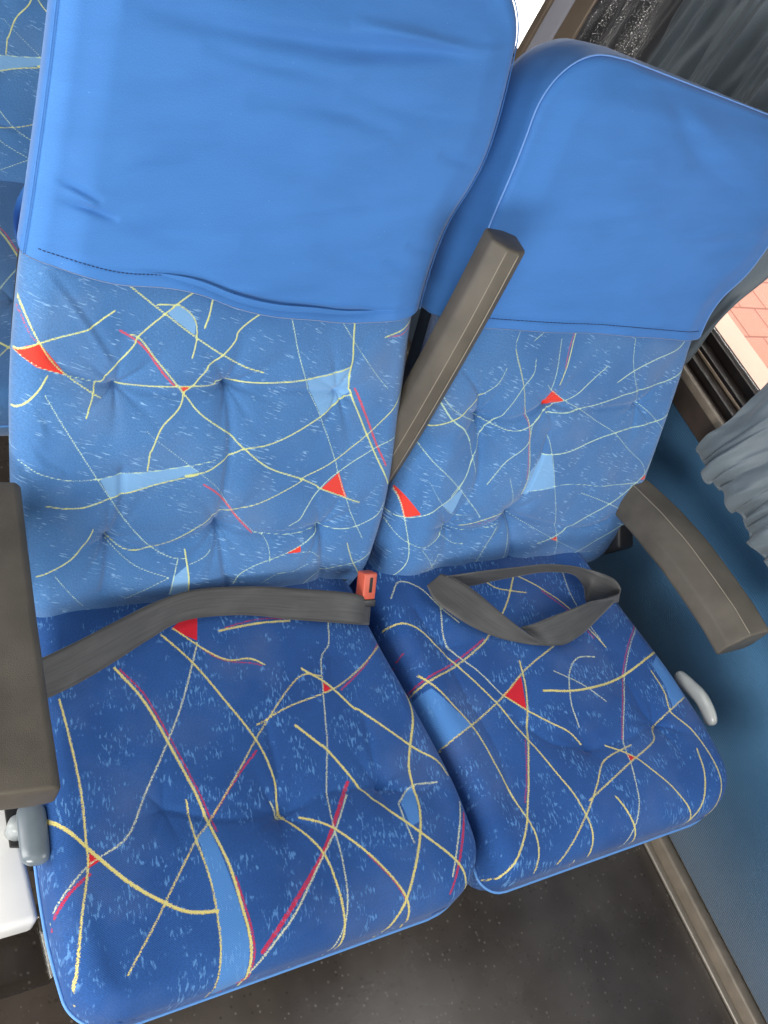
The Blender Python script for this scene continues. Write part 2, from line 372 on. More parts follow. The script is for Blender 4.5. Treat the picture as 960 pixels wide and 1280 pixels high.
# ------------------------------------------------------------------ fabric pattern: curves traced in the photo, laid into the cloth
CR = {'A': (0, 300, .28125, .2814), 'B': (260, 360, .28125, .2814), 'C': (0, 540, .28125, .2814), 'D': (230, 540, .28125, .2814),
      'E': (480, 390, .25, .25), 'F': (660, 390, .25, .25), 'G': (450, 560, .3958, .3963), 'H': (0, 700, .5, .5),
      'I': (300, 850, .3542, .3542), 'J': (460, 690, .4896, .4896)}
def parse(txt, prof):
    res = []
    for ln in txt.strip().splitlines():
        ln = ln.split('#')[0].strip()
        if not ln: continue
        head, rest = ln.split(None, 1); wd = float(rest.split(None, 1)[0]); rest = rest.split(None, 1)[1]; pts = []; cur = None
        for tk in rest.split():
            if tk in CR: cur = CR[tk]; continue
            a, b = tk.split(','); pts.append((cur[0] + float(a) * cur[2], cur[1] + float(b) * cur[3]))
        res.append((head, wd, prof.hit(pts)))
    return res
LB = parse('''
Y 2.4 A 88,80 90,170 105,270 135,370 180,460 240,545 300,600 370,650 450,705
R 1.6 A 78,140 84,250 105,340 140,420 172,455
T 0 A 80,515 130,488 180,465 240,530 298,598 235,590 165,570
Y 2.4 A 35,550 80,508 180,463 280,435 390,392 460,350 510,303
W 1.6 A 80,515 180,575 300,598 430,632
Y 2.6 A 212,605 170,670 110,735 40,800
W 1.8 A 200,690 260,800 340,920 C 420,185 490,295 560,400 660,500 750,545 820,560
Y 2.5 A 495,150 560,195 700,305 860,425 960,487 B 65,288 150,340 245,377
Y 2.3 A 700,282 790,285 845,320 872,380 872,440 850,520
P 0 A 740,320 790,287 845,320 870,375 865,420 800,375
Y 2.4 A 870,225 780,290 620,415 590,470 490,580 460,635 430,645 410,700 382,795
Y 2.6 A 945,243 930,320 908,395
R 3.2 A 530,400 590,430 650,490 720,580 780,655
Y 2.6 A 580,412 620,435 700,540 820,685 880,755 960,815 B 100,655 140,700 260,790 400,845 480,880 D 600,245 720,290 780,308
Y 2.6 A 535,648 700,655 850,652 960,645 B 60,428 250,415 420,403 560,375 635,352
T 0 A 800,658 855,652 822,678
Y 2.4 A 820,685 870,640 920,565 B 0,350 65,290 120,230 140,190 255,92
Y 2.5 A 820,685 790,745 715,825 670,920 C 660,80 650,168
W 1.8 B 362,105 385,230 430,400 495,570 560,760 D 680,175 740,350 795,480
Y 3.0 B 640,143 640,300 632,450 720,680 805,862 D 915,220
R 3.6 B 655,452 705,580 745,690 792,795
P 0 B 435,405 635,352 632,470 500,565
Y 2.4 B 640,483 600,495 500,570 370,645 260,690 160,712 95,738 D 100,165 0,190 C 870,178 700,220 540,272 480,300 370,338 290,343 205,332
W 1.6 B 580,140 640,220 720,340 798,452
Y 2.4 B 782,215 860,190 935,130
R 2.0 B 800,222 870,200 930,150
Y 2.0 B 890,440 830,530 730,635 560,760 415,845 D 515,210 460,245 330,305 200,345 150,370 C 900,410 770,480 660,515 560,520 490,490
W 2.0 B 845,665 740,715 D 680,175 600,250 540,330 510,390 465,420
T 0 D 685,175 722,288 605,245
W 1.8 C 95,140 180,185 300,212 430,212 540,185 720,160 860,138 950,118
P 0 C 440,208 540,183 720,160 835,145 880,172 700,220 540,272 490,290
W 1.3 C 650,0 700,40 870,170 D 150,255 210,340 310,445
R 3.0 D 80,222 140,265 180,310 240,390 300,447
W 1.5 D 310,445 345,455 370,510 372,570
Y 2.2 C 418,436 380,500 300,575 165,650
W 1.4 C 245,645 300,710 375,790
P 0 C 765,640 830,585 832,700 825,720 745,720
Y 2.6 C 816,518 830,620 832,710
W 1.8 C 785,560 765,650 752,715
W 1.6 C 490,500 600,590 750,645
W 1.4 C 750,645 650,700 555,745
W 1.5 C 835,585 900,550 930,520
W 1.3 D 310,445 470,450 620,435
W 1.8 D 620,435 700,437 780,415 860,370 900,320
T 0 D 440,535 515,503 515,532
W 1.8 D 215,675 245,625 330,570 440,535 515,503 590,460 620,435
W 1.5 D 515,530 570,537 612,562
W 1.3 D 340,672 410,630 480,615 550,582
W 1.8 D 525,685 590,640 680,603 760,580 835,545
Y 2.2 D 725,488 750,570 785,645
Y 2.0 A -60,300 -20,420 10,600
W 1.6 C 30,60 20,200 60,330
W 1.6 B 980,250 920,330 1000,420
''', BACK)
RB = parse('''
W 1.6 E 675,95 655,190 690,350
Y 2.0 E 655,190 690,350 708,490 722,530 722,720 715,830 690,915
R 1.8 E 700,480 719,560 716,700 708,830
W 1.5 E 795,100 745,148
W 1.8 E 755,230 740,300 690,375 640,450 590,520 540,555 490,610 470,680 440,740 405,830 330,915
W 1.6 E 612,268 570,350 500,415
Y 2.2 E 500,415 370,515 280,560 215,585 170,585
W 2.0 E 290,390 330,470 390,520 470,552
W 3.0 E 285,450 330,530 400,590 430,640
W 1.8 E 430,640 445,720 465,805
W 2.0 E 480,532 560,575 640,592 710,578 770,535 815,490
W 2.0 E 175,590 200,680 250,760 330,840 400,915 G 345,170 378,215
W 1.7 F 165,125 145,270 120,390
W 1.7 F 95,360 120,390 190,445 260,485 330,545 425,605 500,680 570,760 588,815
T 0 F 125,388 183,442 95,482
Y 2.2 F 235,108 205,220 155,358
R 1.8 F 226,108 200,190 180,270
W 1.8 F 388,265 300,345 225,420 150,465 95,485
W 2.2 F 780,148 740,180 620,240 520,295 438,352
W 1.7 F 528,130 518,220 525,310 545,400 560,455 620,520 680,585
W 2.2 F 800,280 720,330 610,375 430,430 300,470 190,500 95,500
W 2.2 F 705,515 660,545 560,575 425,605 300,650 200,685 130,708 70,710
P 0 F 70,710 110,710 128,880 0,892
P 0 E 780,735 725,800 705,870 690,915 720,915 750,850
W 1.5 F 0,892 190,862 370,862 550,855
W 1.8 F 95,490 20,560 E 710,660 600,750 510,858
W 1.6 F 100,610 118,760 128,915 G 618,270 605,355
T 0 F 590,815 592,838 560,838
T 0 G 135,130 190,212 142,222
W 2.0 G 95,220 145,222 200,210 250,180 290,145 325,100 360,30
P 0 G 255,180 320,125 325,140 290,205
W 2.0 G 135,130 145,240 152,320 140,370 100,405 45,410
W 1.6 G 100,215 115,270 150,300 200,308 250,275 265,245
W 1.4 G 215,100 245,165 290,205 350,212
W 1.6 G 190,320 215,350 235,395
W 1.4 G 245,330 215,375 175,400
W 1.6 G 250,270 290,295 325,305
Y 2.0 G 475,212 440,212 370,235 315,248
R 1.2 G 440,215 370,238 330,247
W 1.6 G 470,90 485,180 480,212 465,290 445,370
W 1.6 G 435,250 400,300 380,330 350,380
W 1.3 G 480,212 540,250 620,290 700,320 770,320
W 1.8 G 695,140 760,165 865,210
W 2.0 G 555,300 610,275 700,220 810,160 890,95 925,40
T 0 G 598,282 618,275 618,290
W 1.8 G 635,345 700,310 790,260 850,230
W 1.4 G 850,150 830,210 845,235
W 1.2 G 270,250 330,262 400,255 435,245
''', BACK)
LC = parse('''
Y 4.0 H 285,270 340,330 380,390 430,480 490,590 530,680 570,770 600,870 625,970 630,1075
R 2.4 H 298,275 352,330 392,392 440,480 500,590 540,680
R 3.0 H 585,800 608,870 633,970 636,1060
P 0 H 515,660 550,740 590,850 620,960 625,1050 555,1100 548,960 530,820 495,700
Y 2.6 H 465,600 485,690 525,810 545,930 550,1020 548,1105
Y 3.4 H 400,190 480,265 550,345 640,455 685,550 708,632 800,735 835,810 860,900 870,975
Y 3.0 H 430,175 550,250 620,252 658,268
R 2.0 H 500,225 555,257 620,259 650,267
W 2.4 H 490,210 455,350 415,460 365,580 320,690 250,745 220,765 170,820 125,890
R 4.2 H 225,785 170,835 120,915
T 0 H 225,725 255,745 218,770
T 0 H 425,178 445,160 490,140 490,208
Y 3.0 H 148,345 170,430 200,570 215,700 220,770 205,900 190,1145
Y 5.0 H 95,620 160,670 240,735 320,805 400,855 470,880 540,880
Y 2.4 H 320,1035 390,910 430,820 490,700 520,660 590,540 650,430 740,300 800,293
R 3.0 H 640,480 590,545 530,640
Y 2.6 H 640,415 720,370 830,325 900,270 950,210
R 2.6 H 850,325 908,268 948,205
T 0 H 803,310 825,325 803,335
Y 3.8 H 750,275 820,320 880,370 I 430,115 610,232 700,280 742,325
W 2.2 H 818,155 818,210 800,250 805,340 815,450 815,560 825,650 850,750 865,880 840,1005
Y 4.2 H 735,415 800,465 I 300,250 430,380 560,485 630,535 760,635 825,730
Y 3.6 I 210,485 320,525 440,610 530,700 590,780 630,890
R 2.6 I 445,622 540,716 585,775
R 3.0 I 600,800 628,885
R 6.0 I 380,360 345,460 290,610 220,740 80,965
W 2.6 I 375,405 330,530 280,640 190,830 120,920 50,1030
Y 4.0 I 590,0 612,120 600,300 630,420 630,560 590,770 520,930
P 0 I 570,430 600,375 620,370 632,500 600,520
W 2.6 I 560,430 610,370 700,350
W 2.4 I 560,430 580,500 612,578
W 2.6 I 785,425 775,540 750,690
R 3.6 I 797,460 782,600 748,750
W 2.6 I 110,420 150,475
Y 3.6 H 545,180 640,160 720,155
R 2.0 H 560,172 640,154 720,150
Y 3.0 I 0,1135 45,1100
R 3.4 H 570,1095 635,1035
W 2.4 H 82,560 84,620
W 2.4 H 760,1025 800,1030
R 2.4 H 770,1032 810,1026
''', CUSH)
RC = parse('''
Y 3.2 J 60,180 100,182 160,220 300,355 370,430 440,520 520,620 565,700 582,770
W 2.2 J 60,115 80,75 130,90 190,150 230,180
Y 3.2 J 120,350 220,295 280,245 305,215 345,150 368,65
R 3.2 J 120,338 205,292 255,256 293,222
Y 3.0 J 135,310 200,370 280,460 330,550 380,640 430,730 438,815
P 0 J 125,360 165,345 265,440 185,498
Y 2.8 J 185,498 265,440 345,370 400,300 470,245
W 2.4 J 180,130 205,230 290,310 345,365
Y 3.0 J 345,365 405,405 460,435 510,460 545,488
T 0 J 345,365 390,320 405,405
Y 3.2 J 385,280 400,340 408,420 408,560 405,690 385,770 355,825
R 2.0 J 402,480 403,560 400,640
Y 4.2 J 445,358 540,358 640,325 740,250
W 2.4 J 575,268 530,275 510,320 515,390 535,450
W 2.0 J 470,308 540,340 605,388
W 2.2 J 690,180 660,270 652,400 652,490 670,560 685,640 675,740
R 2.4 J 684,182 654,270 647,400 647,480
P 0 J 725,290 745,250 808,365 780,400 755,340
Y 3.0 J 722,305 755,360 775,410 830,460 880,530 905,600 890,670 845,685
Y 2.6 J 808,370 740,440 730,480 660,545 560,640
Y 3.2 J 605,493 680,528 760,590 845,680
Y 2.6 J 670,495 600,535 580,600 555,670 498,795
T 0 J 655,518 685,525 665,540
Y 3.2 J 840,505 860,570 855,640 840,685
Y 3.6 J 625,628 670,685 702,735
Y 3.6 J 280,828 325,830 355,822
Y 3.6 J 300,810 330,850
Y 2.6 J 295,82 330,100 400,108
Y 2.6 J 365,60 440,95 510,145 580,220 605,245
R 2.0 J 440,100 510,151 575,222
W 2.0 J 495,55 520,120 600,240
W 1.8 J 555,55 557,130
R 3.0 J 550,785 570,800
W 2.4 J 545,780 560,800
R 2.4 J 80,280 100,250
''', CUSH)
MMPX = .00078
def seg_d(X, Y, P, m_=.012):
    out = np.full(X.shape, 9.)
    for a, b in zip(P[:-1], P[1:]):
        k = (X > min(a[0], b[0]) - m_) & (X < max(a[0], b[0]) + m_) & (Y > min(a[1], b[1]) - m_) & (Y < max(a[1], b[1]) + m_)
        if not k.any(): continue
        x = X[k]; y = Y[k]; d = b - a; L = d @ d + 1e-12
        t = np.clip(((x - a[0]) * d[0] + (y - a[1]) * d[1]) / L, 0, 1)
        out[k] = np.minimum(out[k], np.hypot(x - a[0] - t * d[0], y - a[1] - t * d[1]))
    return out
def inside(X, Y, P):
    c = np.zeros(X.shape, bool)
    for i in range(len(P)):
        a = P[i]; b = P[i - 1]
        if a[1] == b[1]: continue
        c ^= ((a[1] > Y) != (b[1] > Y)) & (X < (b[0] - a[0]) * (Y - a[1]) / (b[1] - a[1]) + a[0])
    return c
def pattern(X, Y, items, extra=()):
    at = {k: np.full(X.shape, .02) for k in ('d_yellow', 'd_pale', 'd_red', 's_tri', 's_patch')}
    key = dict(Y='d_yellow', W='d_pale', R='d_red', T='s_tri', P='s_patch')
    for h, wd, P in list(items) + list(extra):
        if h in 'YWR':
            d = seg_d(X, Y, smooth_pts(P, 6)) - wd * MMPX * .5
        else:
            d = seg_d(X, Y, np.vstack([P, P[:1]])); d = np.where(inside(X, Y, P), -d, d)
        at[key[h]] = np.minimum(at[key[h]], d)
    return at
# ------------------------------------------------------------------ the cushion-like body builder
def interp_fn(tab):
    tab = sorted(tab); a = [t[0] for t in tab]; b = [t[1] for t in tab]
    P = smooth_pts(np.array(tab, float), 10); P[:, 0] = np.maximum.accumulate(P[:, 0])
    return lambda w_: np.interp(w_, P[:, 0], P[:, 1])
def outline(L, Rr, w0, w1, rb, rt):
    """left / right limits with rounded corners: rb=(bl,br), rt=(tl,tr)"""
    fl = interp_fn(L); fr = interp_fn(Rr)
    def rnd(w_, r, end, sgn):
        if r <= 0: return 0 * w_
        e = (w_ - w0) if end == 0 else (w1 - w_)
        q = np.clip(r - e, 0, r); return r - np.sqrt(np.maximum(r * r - q * q, 0))
    gl = lambda w_: fl(w_) + rnd(w_, rb[0], 0, 1) + rnd(w_, rt[0], 1, 1)
    gr = lambda w_: fr(w_) - rnd(w_, rb[1], 0, 1) - rnd(w_, rt[1], 1, 1)
    return gl, gr
def endcluster(n, a=.75):
    t = np.linspace(0, 1, n); return (1 - a) * t + a * (1 - np.cos(math.pi * t)) / 2
def pad(name, prof, gl, gr, w0, w1, height, r, rings, m, parent, nu, nw, items=None, warp=None, hemfn=None, wdist=None, open_bottom=False, cap=True):
    s = np.linspace(-1, 1, nu); s = (s * .88 + .12 * np.sin(s * math.pi / 2) ** 3) ; s = (s + 1) / 2
    t = endcluster(nw) if wdist is None else wdist
    S, T_ = np.meshgrid(s, t)
    if hemfn is None: W = w0 + (w1 - w0) * T_
    else:
        x0 = gl(w0 + 0 * s) + (gr(w0 + 0 * s) - gl(w0 + 0 * s)) * s
        W = hemfn(x0)[None, :] * (1 - T_) + w1 * T_
    X = gl(W) + (gr(W) - gl(W)) * S
    # boundary loop (ccw seen from outside: bottom l->r, right up, top r->l, left down)
    idx = np.arange(nu * nw).reshape(nw, nu)
    loop = np.r_[idx[0, :-1], idx[:-1, -1], idx[-1, ::-1][:-1], idx[::-1, 0][:-1]]
    bx = X.ravel()[loop]; bw = W.ravel()[loop]
    # distance to outline
    sel = np.arange(0, len(loop), max(1, len(loop) // 420)); Bp = np.c_[bx, bw][sel]; Bp = np.vstack([Bp, Bp[:1]])
    if open_bottom: # hem edge does not round over
        lo = np.r_[idx[:, -1], idx[-1, ::-1], idx[::-1, 0]]; q_ = lo[::max(1, len(lo) // 420)]; Bp = np.c_[X.ravel()[q_], W.ravel()[q_]]
    E = np.full(X.shape, 9.)
    lim = max(r * 1.3, .062)
    for a, b in zip(Bp[:-1], Bp[1:]):
        k = (X > min(a[0], b[0]) - lim) & (X < max(a[0], b[0]) + lim) & (W > min(a[1], b[1]) - lim) & (W < max(a[1], b[1]) + lim)
        if not k.any(): continue
        x = X[k]; y = W[k]; d = b - a; L = d @ d + 1e-12
        tt = np.clip(((x - a[0]) * d[0] + (y - a[1]) * d[1]) / L, 0, 1)
        E[k] = np.minimum(E[k], np.hypot(x - a[0] - tt * d[0], y - a[1] - tt * d[1]))
    e = np.clip(r - E, 0, r)
    H0 = height(X, W)
    fade = np.clip(E / max(r * 1.2, .055), 0, 1); fade = fade * fade * (3 - 2 * fade)
    hb = height(X, W, smooth=True) if False else 0
    H = H0 * fade - (r - np.sqrt(np.maximum(r * r - e * e, 0)))
    wf = warp if warp else (lambda x, y: y)
    V = prof.pos(X, wf(X, W), H).reshape(-1, 3)
    UV = np.c_[X.ravel(), W.ravel()]
    Fq = np.stack([idx[:-1, :-1], idx[:-1, 1:], idx[1:, 1:], idx[1:, :-1]], -1).reshape(-1, 4)
    # side rings
    B = np.c_[bx, bw]; nx = np.roll(B, -1, 0) - np.roll(B, 1, 0)
    for _ in range(6): nx = (np.roll(nx, 1, 0) + 2 * nx + np.roll(nx, -1, 0)) / 4
    nn = np.c_[nx[:, 1], -nx[:, 0]]; nn /= np.linalg.norm(nn, axis=1)[:, None] + 1e-9
    hB = H.ravel()[loop]
    Vs = [V]; UVs = [UV]; Fs = [Fq]; prev = loop; base = len(V); nb = len(loop)
    if open_bottom:
        keep = np.arange(nu - 1, nb); keep = np.r_[keep, 0]          # chain from bottom-right round to bottom-left
    else: keep = np.arange(nb)
    prev = loop[keep]; arc = 0; dprev = -r; oprev = 0
    for (o_, d_) in rings:
        X_ = B[keep, 0] + nn[keep, 0] * o_; W_ = B[keep, 1] + nn[keep, 1] * o_
        Vr = prof.pos(X_, wf(X_, W_), np.full(len(keep), -d_)); arc += math.hypot(o_ - oprev, -d_ - dprev); dprev = -d_; oprev = o_
        UVs.append(np.c_[B[keep, 0] + nn[keep, 0] * arc, B[keep, 1] + nn[keep, 1] * arc]); Vs.append(Vr)
        cur = base + np.arange(len(keep)); base += len(keep)
        if open_bottom: Fs.append(np.stack([prev[:-1], cur[:-1], cur[1:], prev[1:]], -1))
        else: Fs.append(np.stack([prev, cur, np.roll(cur, -1), np.roll(prev, -1)], -1))
        prev = cur
    if open_bottom:      # folded lip along the hem
        for (dw, dd) in ((-.0012, .0012), (-.0012, .0035), (.014, .0045)):
            pb = idx[0] if dd == .0012 else cur2
            Vr = prof.pos(X[0], W[0] + dw, H[0] - dd); Vs.append(Vr); UVs.append(np.c_[X[0], W[0] + dw])
            cur2 = base + np.arange(nu); base += nu
            Fs.append(np.stack([pb[:-1], cur2[:-1], cur2[1:], pb[1:]], -1)[:, ::-1])
    elif cap:            # close the back with a coarse spoke fan of quads collapsed to a centre ring
        cen = np.array([B[:, 0].mean(), B[:, 1].mean()])
        for k in (.5, .02):
            X_ = cen[0] + (B[:, 0] - cen[0]) * k; W_ = cen[1] + (B[:, 1] - cen[1]) * k
            Vs.append(prof.pos(X_, W_, np.full(nb, -rings[-1][1]))); UVs.append(np.c_[X_, W_])
            cur = base + np.arange(nb); base += nb
            Fs.append(np.stack([prev, cur, np.roll(cur, -1), np.roll(prev, -1)], -1)); prev = cur
    V = np.vstack(Vs); UV = np.vstack(UVs); F = np.vstack(Fs)
    at = pattern(UV[:, 0], UV[:, 1], items) if items else None
    o = npmesh(name, V, F, m, parent, uv=UV, attrs=at)
    return o, dict(wf=wf, B=B, nn=nn, keep=keep, H=H, X=X, W=W, hB=hB)
def groove(X, W, P, depth, sig):
    d = seg_d(X, W, smooth_pts(P, 6), max(.012, sig * 3.2)); return -depth * np.exp(-(d / sig) ** 2)
def tuft(X, W, c, depth, sig, n=7, ray=.05, amp=.0022, seed=0):
    dx = X - c[0]; dy = W - c[1]; rr = np.hypot(dx, dy); th = np.arctan2(dy, dx)
    h = -depth * np.exp(-(rr / sig) ** 1.2)
    h -= depth * .5 * np.exp(-(rr / .006) ** 2)
    k = (np.cos(th * n + seed * 1.7 + .8 * np.sin(th * 2 + seed)) * .5 + .5) ** 3
    return h - amp * k * np.exp(-rr / ray) * np.clip(rr / .008, 0, 1)
# ================================================================== SETTING: floor, wall, window, outside
FZ = -.41
def sheet(name, x0, x1, y0, y1, z, m, nx=2, ny=2):
    V = [(x, y, z) for y in np.linspace(y0, y1, ny) for x in np.linspace(x0, x1, nx)]
    F = [(j * nx + i, j * nx + i + 1, (j + 1) * nx + i + 1, (j + 1) * nx + i) for j in range(ny - 1) for i in range(nx - 1)]
    o = npmesh(name, V, F, m, smooth=False); o['kind'] = 'structure'; return o
sheet('floor', -2.0, 1.135, -2.6, 3.0, FZ, M['floor'])
o = box('side_wall', (1.12, -2.4, -.372), (1.16, 3.0, .150), M['wall'], bev=0); o['kind'] = 'structure'
o = box('lower_wall', (1.124, -2.4, -1.2), (1.16, 3.0, -.3725), M['trim'], bev=0); o['kind'] = 'structure'
sheet('road', 1.6, 2.6, -20, 40, -1.72, M['road'])
sheet('pavement', 4.69, 60, -30, 80, -1.60, M['paving'])
o = box('kerb', (2.6, -30, -1.75), (4.70, 3.9, -1.585), M['kerb'], bev=.01); o['kind'] = 'structure'
o = box('glare_apron', (2.6, 3.91, -1.75), (9, 80, -1.580), M['glare_ground'], bev=.01); o['kind'] = 'structure'  # pale ground added so the gap between pillars shows white glare
o = box('sky_blocking_ceiling', (-1.5, -3.2, 1.36), (1.25, 3.2, 1.40), M['white'], bev=0); o['kind'] = 'structure'  # unseen slab added overhead to keep sky light off the seats
t = thing('floor_skirting', 'brown grey metal skirting strip along the foot of the blue side wall', 'skirting', (1.10, -.5, FZ))
a = box('skirting_face', (1.098, -2.4, FZ + .002), (1.121, 3.0, -.374), M['trim'], bev=.004); a.parent = t; a.matrix_parent_inverse = Matrix.Translation((-1.10, .5, -FZ))
a = box('floor_lip', (1.085, -2.4, FZ + .001), (1.099, 3.0, FZ + .008), M['metal'], bev=.002); a.parent = t; a.matrix_parent_inverse = Matrix.Translation((-1.10, .5, -FZ))
win = thing('bus_window', 'large side window with dark frame, ledge and bronze pillars above the blue wall', 'window')
box('window_ledge', (1.104, -2.4, .1505), (1.165, 3.0, .207), M['sill'], win, bev=.005)
box('ledge_trim', (1.10, -2.4, .196), (1.112, 3.0, .2115), M['trim'], win, bev=.003)
for x0, x1, z0, z1 in ((1.125, 1.15, .2, .222), (1.15, 1.175, .2, .234), (1.175, 1.20, .2, .250)):
    box('frame_rail', (x0, -2.4, z0), (x1, 3.0, z1), M['frame'], win, bev=.002)
box('frame_bead', (1.147, -2.4, .2225), (1.1515, 3.0, .2275), M['bronze'], win, bev=.001)
box('pane', (1.186, -2.4, .252), (1.190, 3.0, 1.15), M['glass'], win, bev=0)
box('frame_top', (1.12, -2.4, 1.15), (1.20, 3.0, 1.22), M['frame'], win, bev=.003)
for (y0, y1, mm, x0, x1) in ((.868, .884, 'whitepillar', 1.118, 1.126), (.893, .945, 'bronze', 1.112, 1.128), (.946, .994, 'greypillar', 1.112, 1.12), (.996, 1.018, 'bronze', 1.110, 1.122), (1.11, 1.125, 'bronze', 1.112, 1.12)):
    box('pillar', (x0, y0, .208), (x1, y1, 1.15), M[mm], win, bev=.006, seg=3)
# ------------------------------------------------------------------ curtains
def curtain(name, y0, y1, z0, z1, x, amp, k, gather, m, label, seed):
    ny, nz = 700, 260
    y = np.linspace(y0, y1, ny); z = z0 + (z1 - z0) * np.linspace(0, 1, nz) ** 1.5
    Yg, Zg = np.meshgrid(y, z)
    s = Yg - y0; r = np.random.default_rng(seed)
    wob = .012 * np.sin(Zg * 9 + 1) + .01 * np.sin(Zg * 23 + s * 7)
    h = amp * (np.sin((s + wob) * k) + .5 * np.sin((s + wob) * k * 2.3 + 1) + .25 * np.sin(s * k * 4.1 + Zg * 6))
    dz = Zg - z0
    if gather:
        g = np.exp(-dz / .085); ph = s * 250 + 2.2 * np.sin(s * 61) + 1.1 * np.sin(s * 140 + dz * 25) + dz * 45
        h = h + gather * g * np.clip(dz / .006, .35, 1) * (np.sin(ph) + .5 * np.sin(ph * .53 + 2) + .25 * np.sin(ph * 1.9 + dz * 80)) + .018 * np.exp(-((dz - .05) / .05) ** 2)
        g2 = np.exp(-dz / .22); h = h + .0035 * g2 * np.sin(s * 120 + 3 * np.sin(s * 30) + dz * 10)
        Zg = Zg + .004 * np.sin(s * 95 + 1) * np.exp(-dz / .03) + .003 * np.sin(s * 250 + 2.2 * np.sin(s * 61)) * np.exp(-dz / .02)
        Yg = Yg + .004 * np.sin(ph) * g
    Xg = x - h
    V = np.stack([Xg, Yg, Zg], -1).reshape(-1, 3)
    idx = np.arange(ny * nz).reshape(nz, ny)
    F = np.stack([idx[:-1, :-1], idx[:-1, 1:], idx[1:, 1:], idx[1:, :-1]], -1).reshape(-1, 4)
    V2 = V + np.array([.0015, 0, 0]); n0 = len(V)
    F2 = F[:, ::-1] + n0
    edge = np.r_[idx[0], idx[1:, -1], idx[-1, ::-1][1:], idx[::-1, 0][1:]]
    F3 = np.stack([edge[:-1], edge[1:], edge[1:] + n0, edge[:-1] + n0], -1)
    UV = np.c_[Yg.ravel(), Zg.ravel()]
    o = npmesh(name, np.vstack([V, V2]), np.vstack([F, F2, F3]), m, uv=np.vstack([UV, UV]))
    return tag(o, label, 'curtain')
curtain('window_curtain', -1.2, .085, .158, 1.14, 1.076, .008, 42, .0062, M['curtain'], 'grey teal curtain with tightly gathered ruffled bottom edge at the window ledge', 3)
curtain('window_curtain', .232, .862, .215, 1.14, 1.100, .0135, 62, 0, M['curtain_r'], 'smooth hanging dark grey curtain behind the window seat, speckled with pinpricks of daylight', 5)
# ================================================================== SEATS
hemL = BACK.hit([(20, 318), (80, 336), (140, 346), (200, 353), (240, 360), (285, 372), (330, 383), (380, 391), (430, 398), (500, 397), (527, 389)])
hemR = BACK.hit([(545, 400), (602, 409), (680, 411), (760, 415), (868, 424), (884, 415)])
def hemf(tab, lo, hi):
    tab = tab[np.argsort(tab[:, 0])]; P = smooth_pts(tab, 8)
    return lambda x: np.interp(x, P[:, 0], P[:, 1])
hemLf = hemf(hemL, 0, 1); hemRf = hemf(hemR, 0, 1)
W1 = wz(.715)
# left backrest outline
glb, grb = outline([(0, -.012), (wz(.05), -.028), (wz(.12), -.040), (wz(.25), -.048), (wz(.35), -.046), (wz(.45), -.040), (wz(.6), -.034), (W1, -.028)],
                   [(0, .452), (wz(.044), .462), (wz(.119), .468), (wz(.26), .458), (wz(.35), .449), (wz(.442), .453), (wz(.505), .474), (wz(.55), .482), (wz(.63), .482), (W1, .476)],
                   0, W1, (.05, .05), (.07, .075))
W2 = wz(.660)
grc, grd = outline([(0, .478), (wz(.06), .476), (wz(.14), .487), (wz(.25), .505), (wz(.446), .523), (wz(.534), .533), (W2, .545)],
                   [(0, .972), (wz(.061), .985), (wz(.235), 1.000), (wz(.33), 1.000), (wz(.38), 1.012), (wz(.43), 1.052), (wz(.5), 1.074), (wz(.58), 1.078), (W2, 1.072)],
                   0, W2, (.035, .055), (.085, .075))
def tl(prof, pts): return prof.hit(pts)
tuL = tl(BACK, [(147, 484), (287, 485), (424, 491), (138, 679), (275, 657), (404, 662)])
grL = [tl(BACK, p) for p in ([(45, 432), (80, 460), (125, 480), (147, 484)], [(147, 484), (215, 493), (287, 485)], [(287, 485), (370, 488), (424, 491)],
        [(152, 590), (151, 640), (138, 679)], [(138, 679), (200, 684), (275, 657)], [(275, 657), (340, 667), (404, 662)], [(287, 485), (287, 560), (275, 657), (283, 735)],
        [(138, 679), (130, 740)], [(404, 662), (402, 730)])]
cr1 = tl(BACK, [(45, 330), (75, 365), (110, 410), (135, 450)]); cr2 = tl(BACK, [(10, 420), (30, 490), (55, 540)]); cr3 = tl(BACK, [(20, 540), (50, 580), (75, 590)])
creaseL = BACK.hit([(100, -12), (180, 4), (250, 20), (360, 42), (480, 57), (560, 60), (637, 62)])
def crown(X, W):
    up_ = np.maximum(W - np.interp(X, creaseL[:, 0], creaseL[:, 1]), 0)
    return -.30 * (np.sqrt(up_ ** 2 + .004 ** 2) - .004) * np.clip((X - .02) / .15, 0, 1)
def fold(X, W, P, depth, sig):
    P = smooth_pts(P, 6); L = np.r_[0, np.cumsum(np.linalg.norm(np.diff(P, axis=0), axis=1))]; L = L / L[-1]; best = np.full(X.shape, 9.); tt = np.zeros(X.shape)
    m_ = sig * 3.2
    for i, (a, b) in enumerate(zip(P[:-1], P[1:])):
        k = (X > min(a[0], b[0]) - m_) & (X < max(a[0], b[0]) + m_) & (W > min(a[1], b[1]) - m_) & (W < max(a[1], b[1]) + m_)
        if not k.any(): continue
        d = b - a; t = np.clip(((X[k] - a[0]) * d[0] + (W[k] - a[1]) * d[1]) / (d @ d + 1e-12), 0, 1)
        q = np.hypot(X[k] - a[0] - t * d[0], W[k] - a[1] - t * d[1]); tn = L[i] + (L[i + 1] - L[i]) * t
        o = best[k]; u = q < o; o[u] = q[u]; best[k] = o; z = tt[k]; z[u] = tn[u]; tt[k] = z
    return -depth * np.exp(-(best / sig) ** 2) * np.sin(np.pi * np.clip(tt, 0, 1)) ** .8
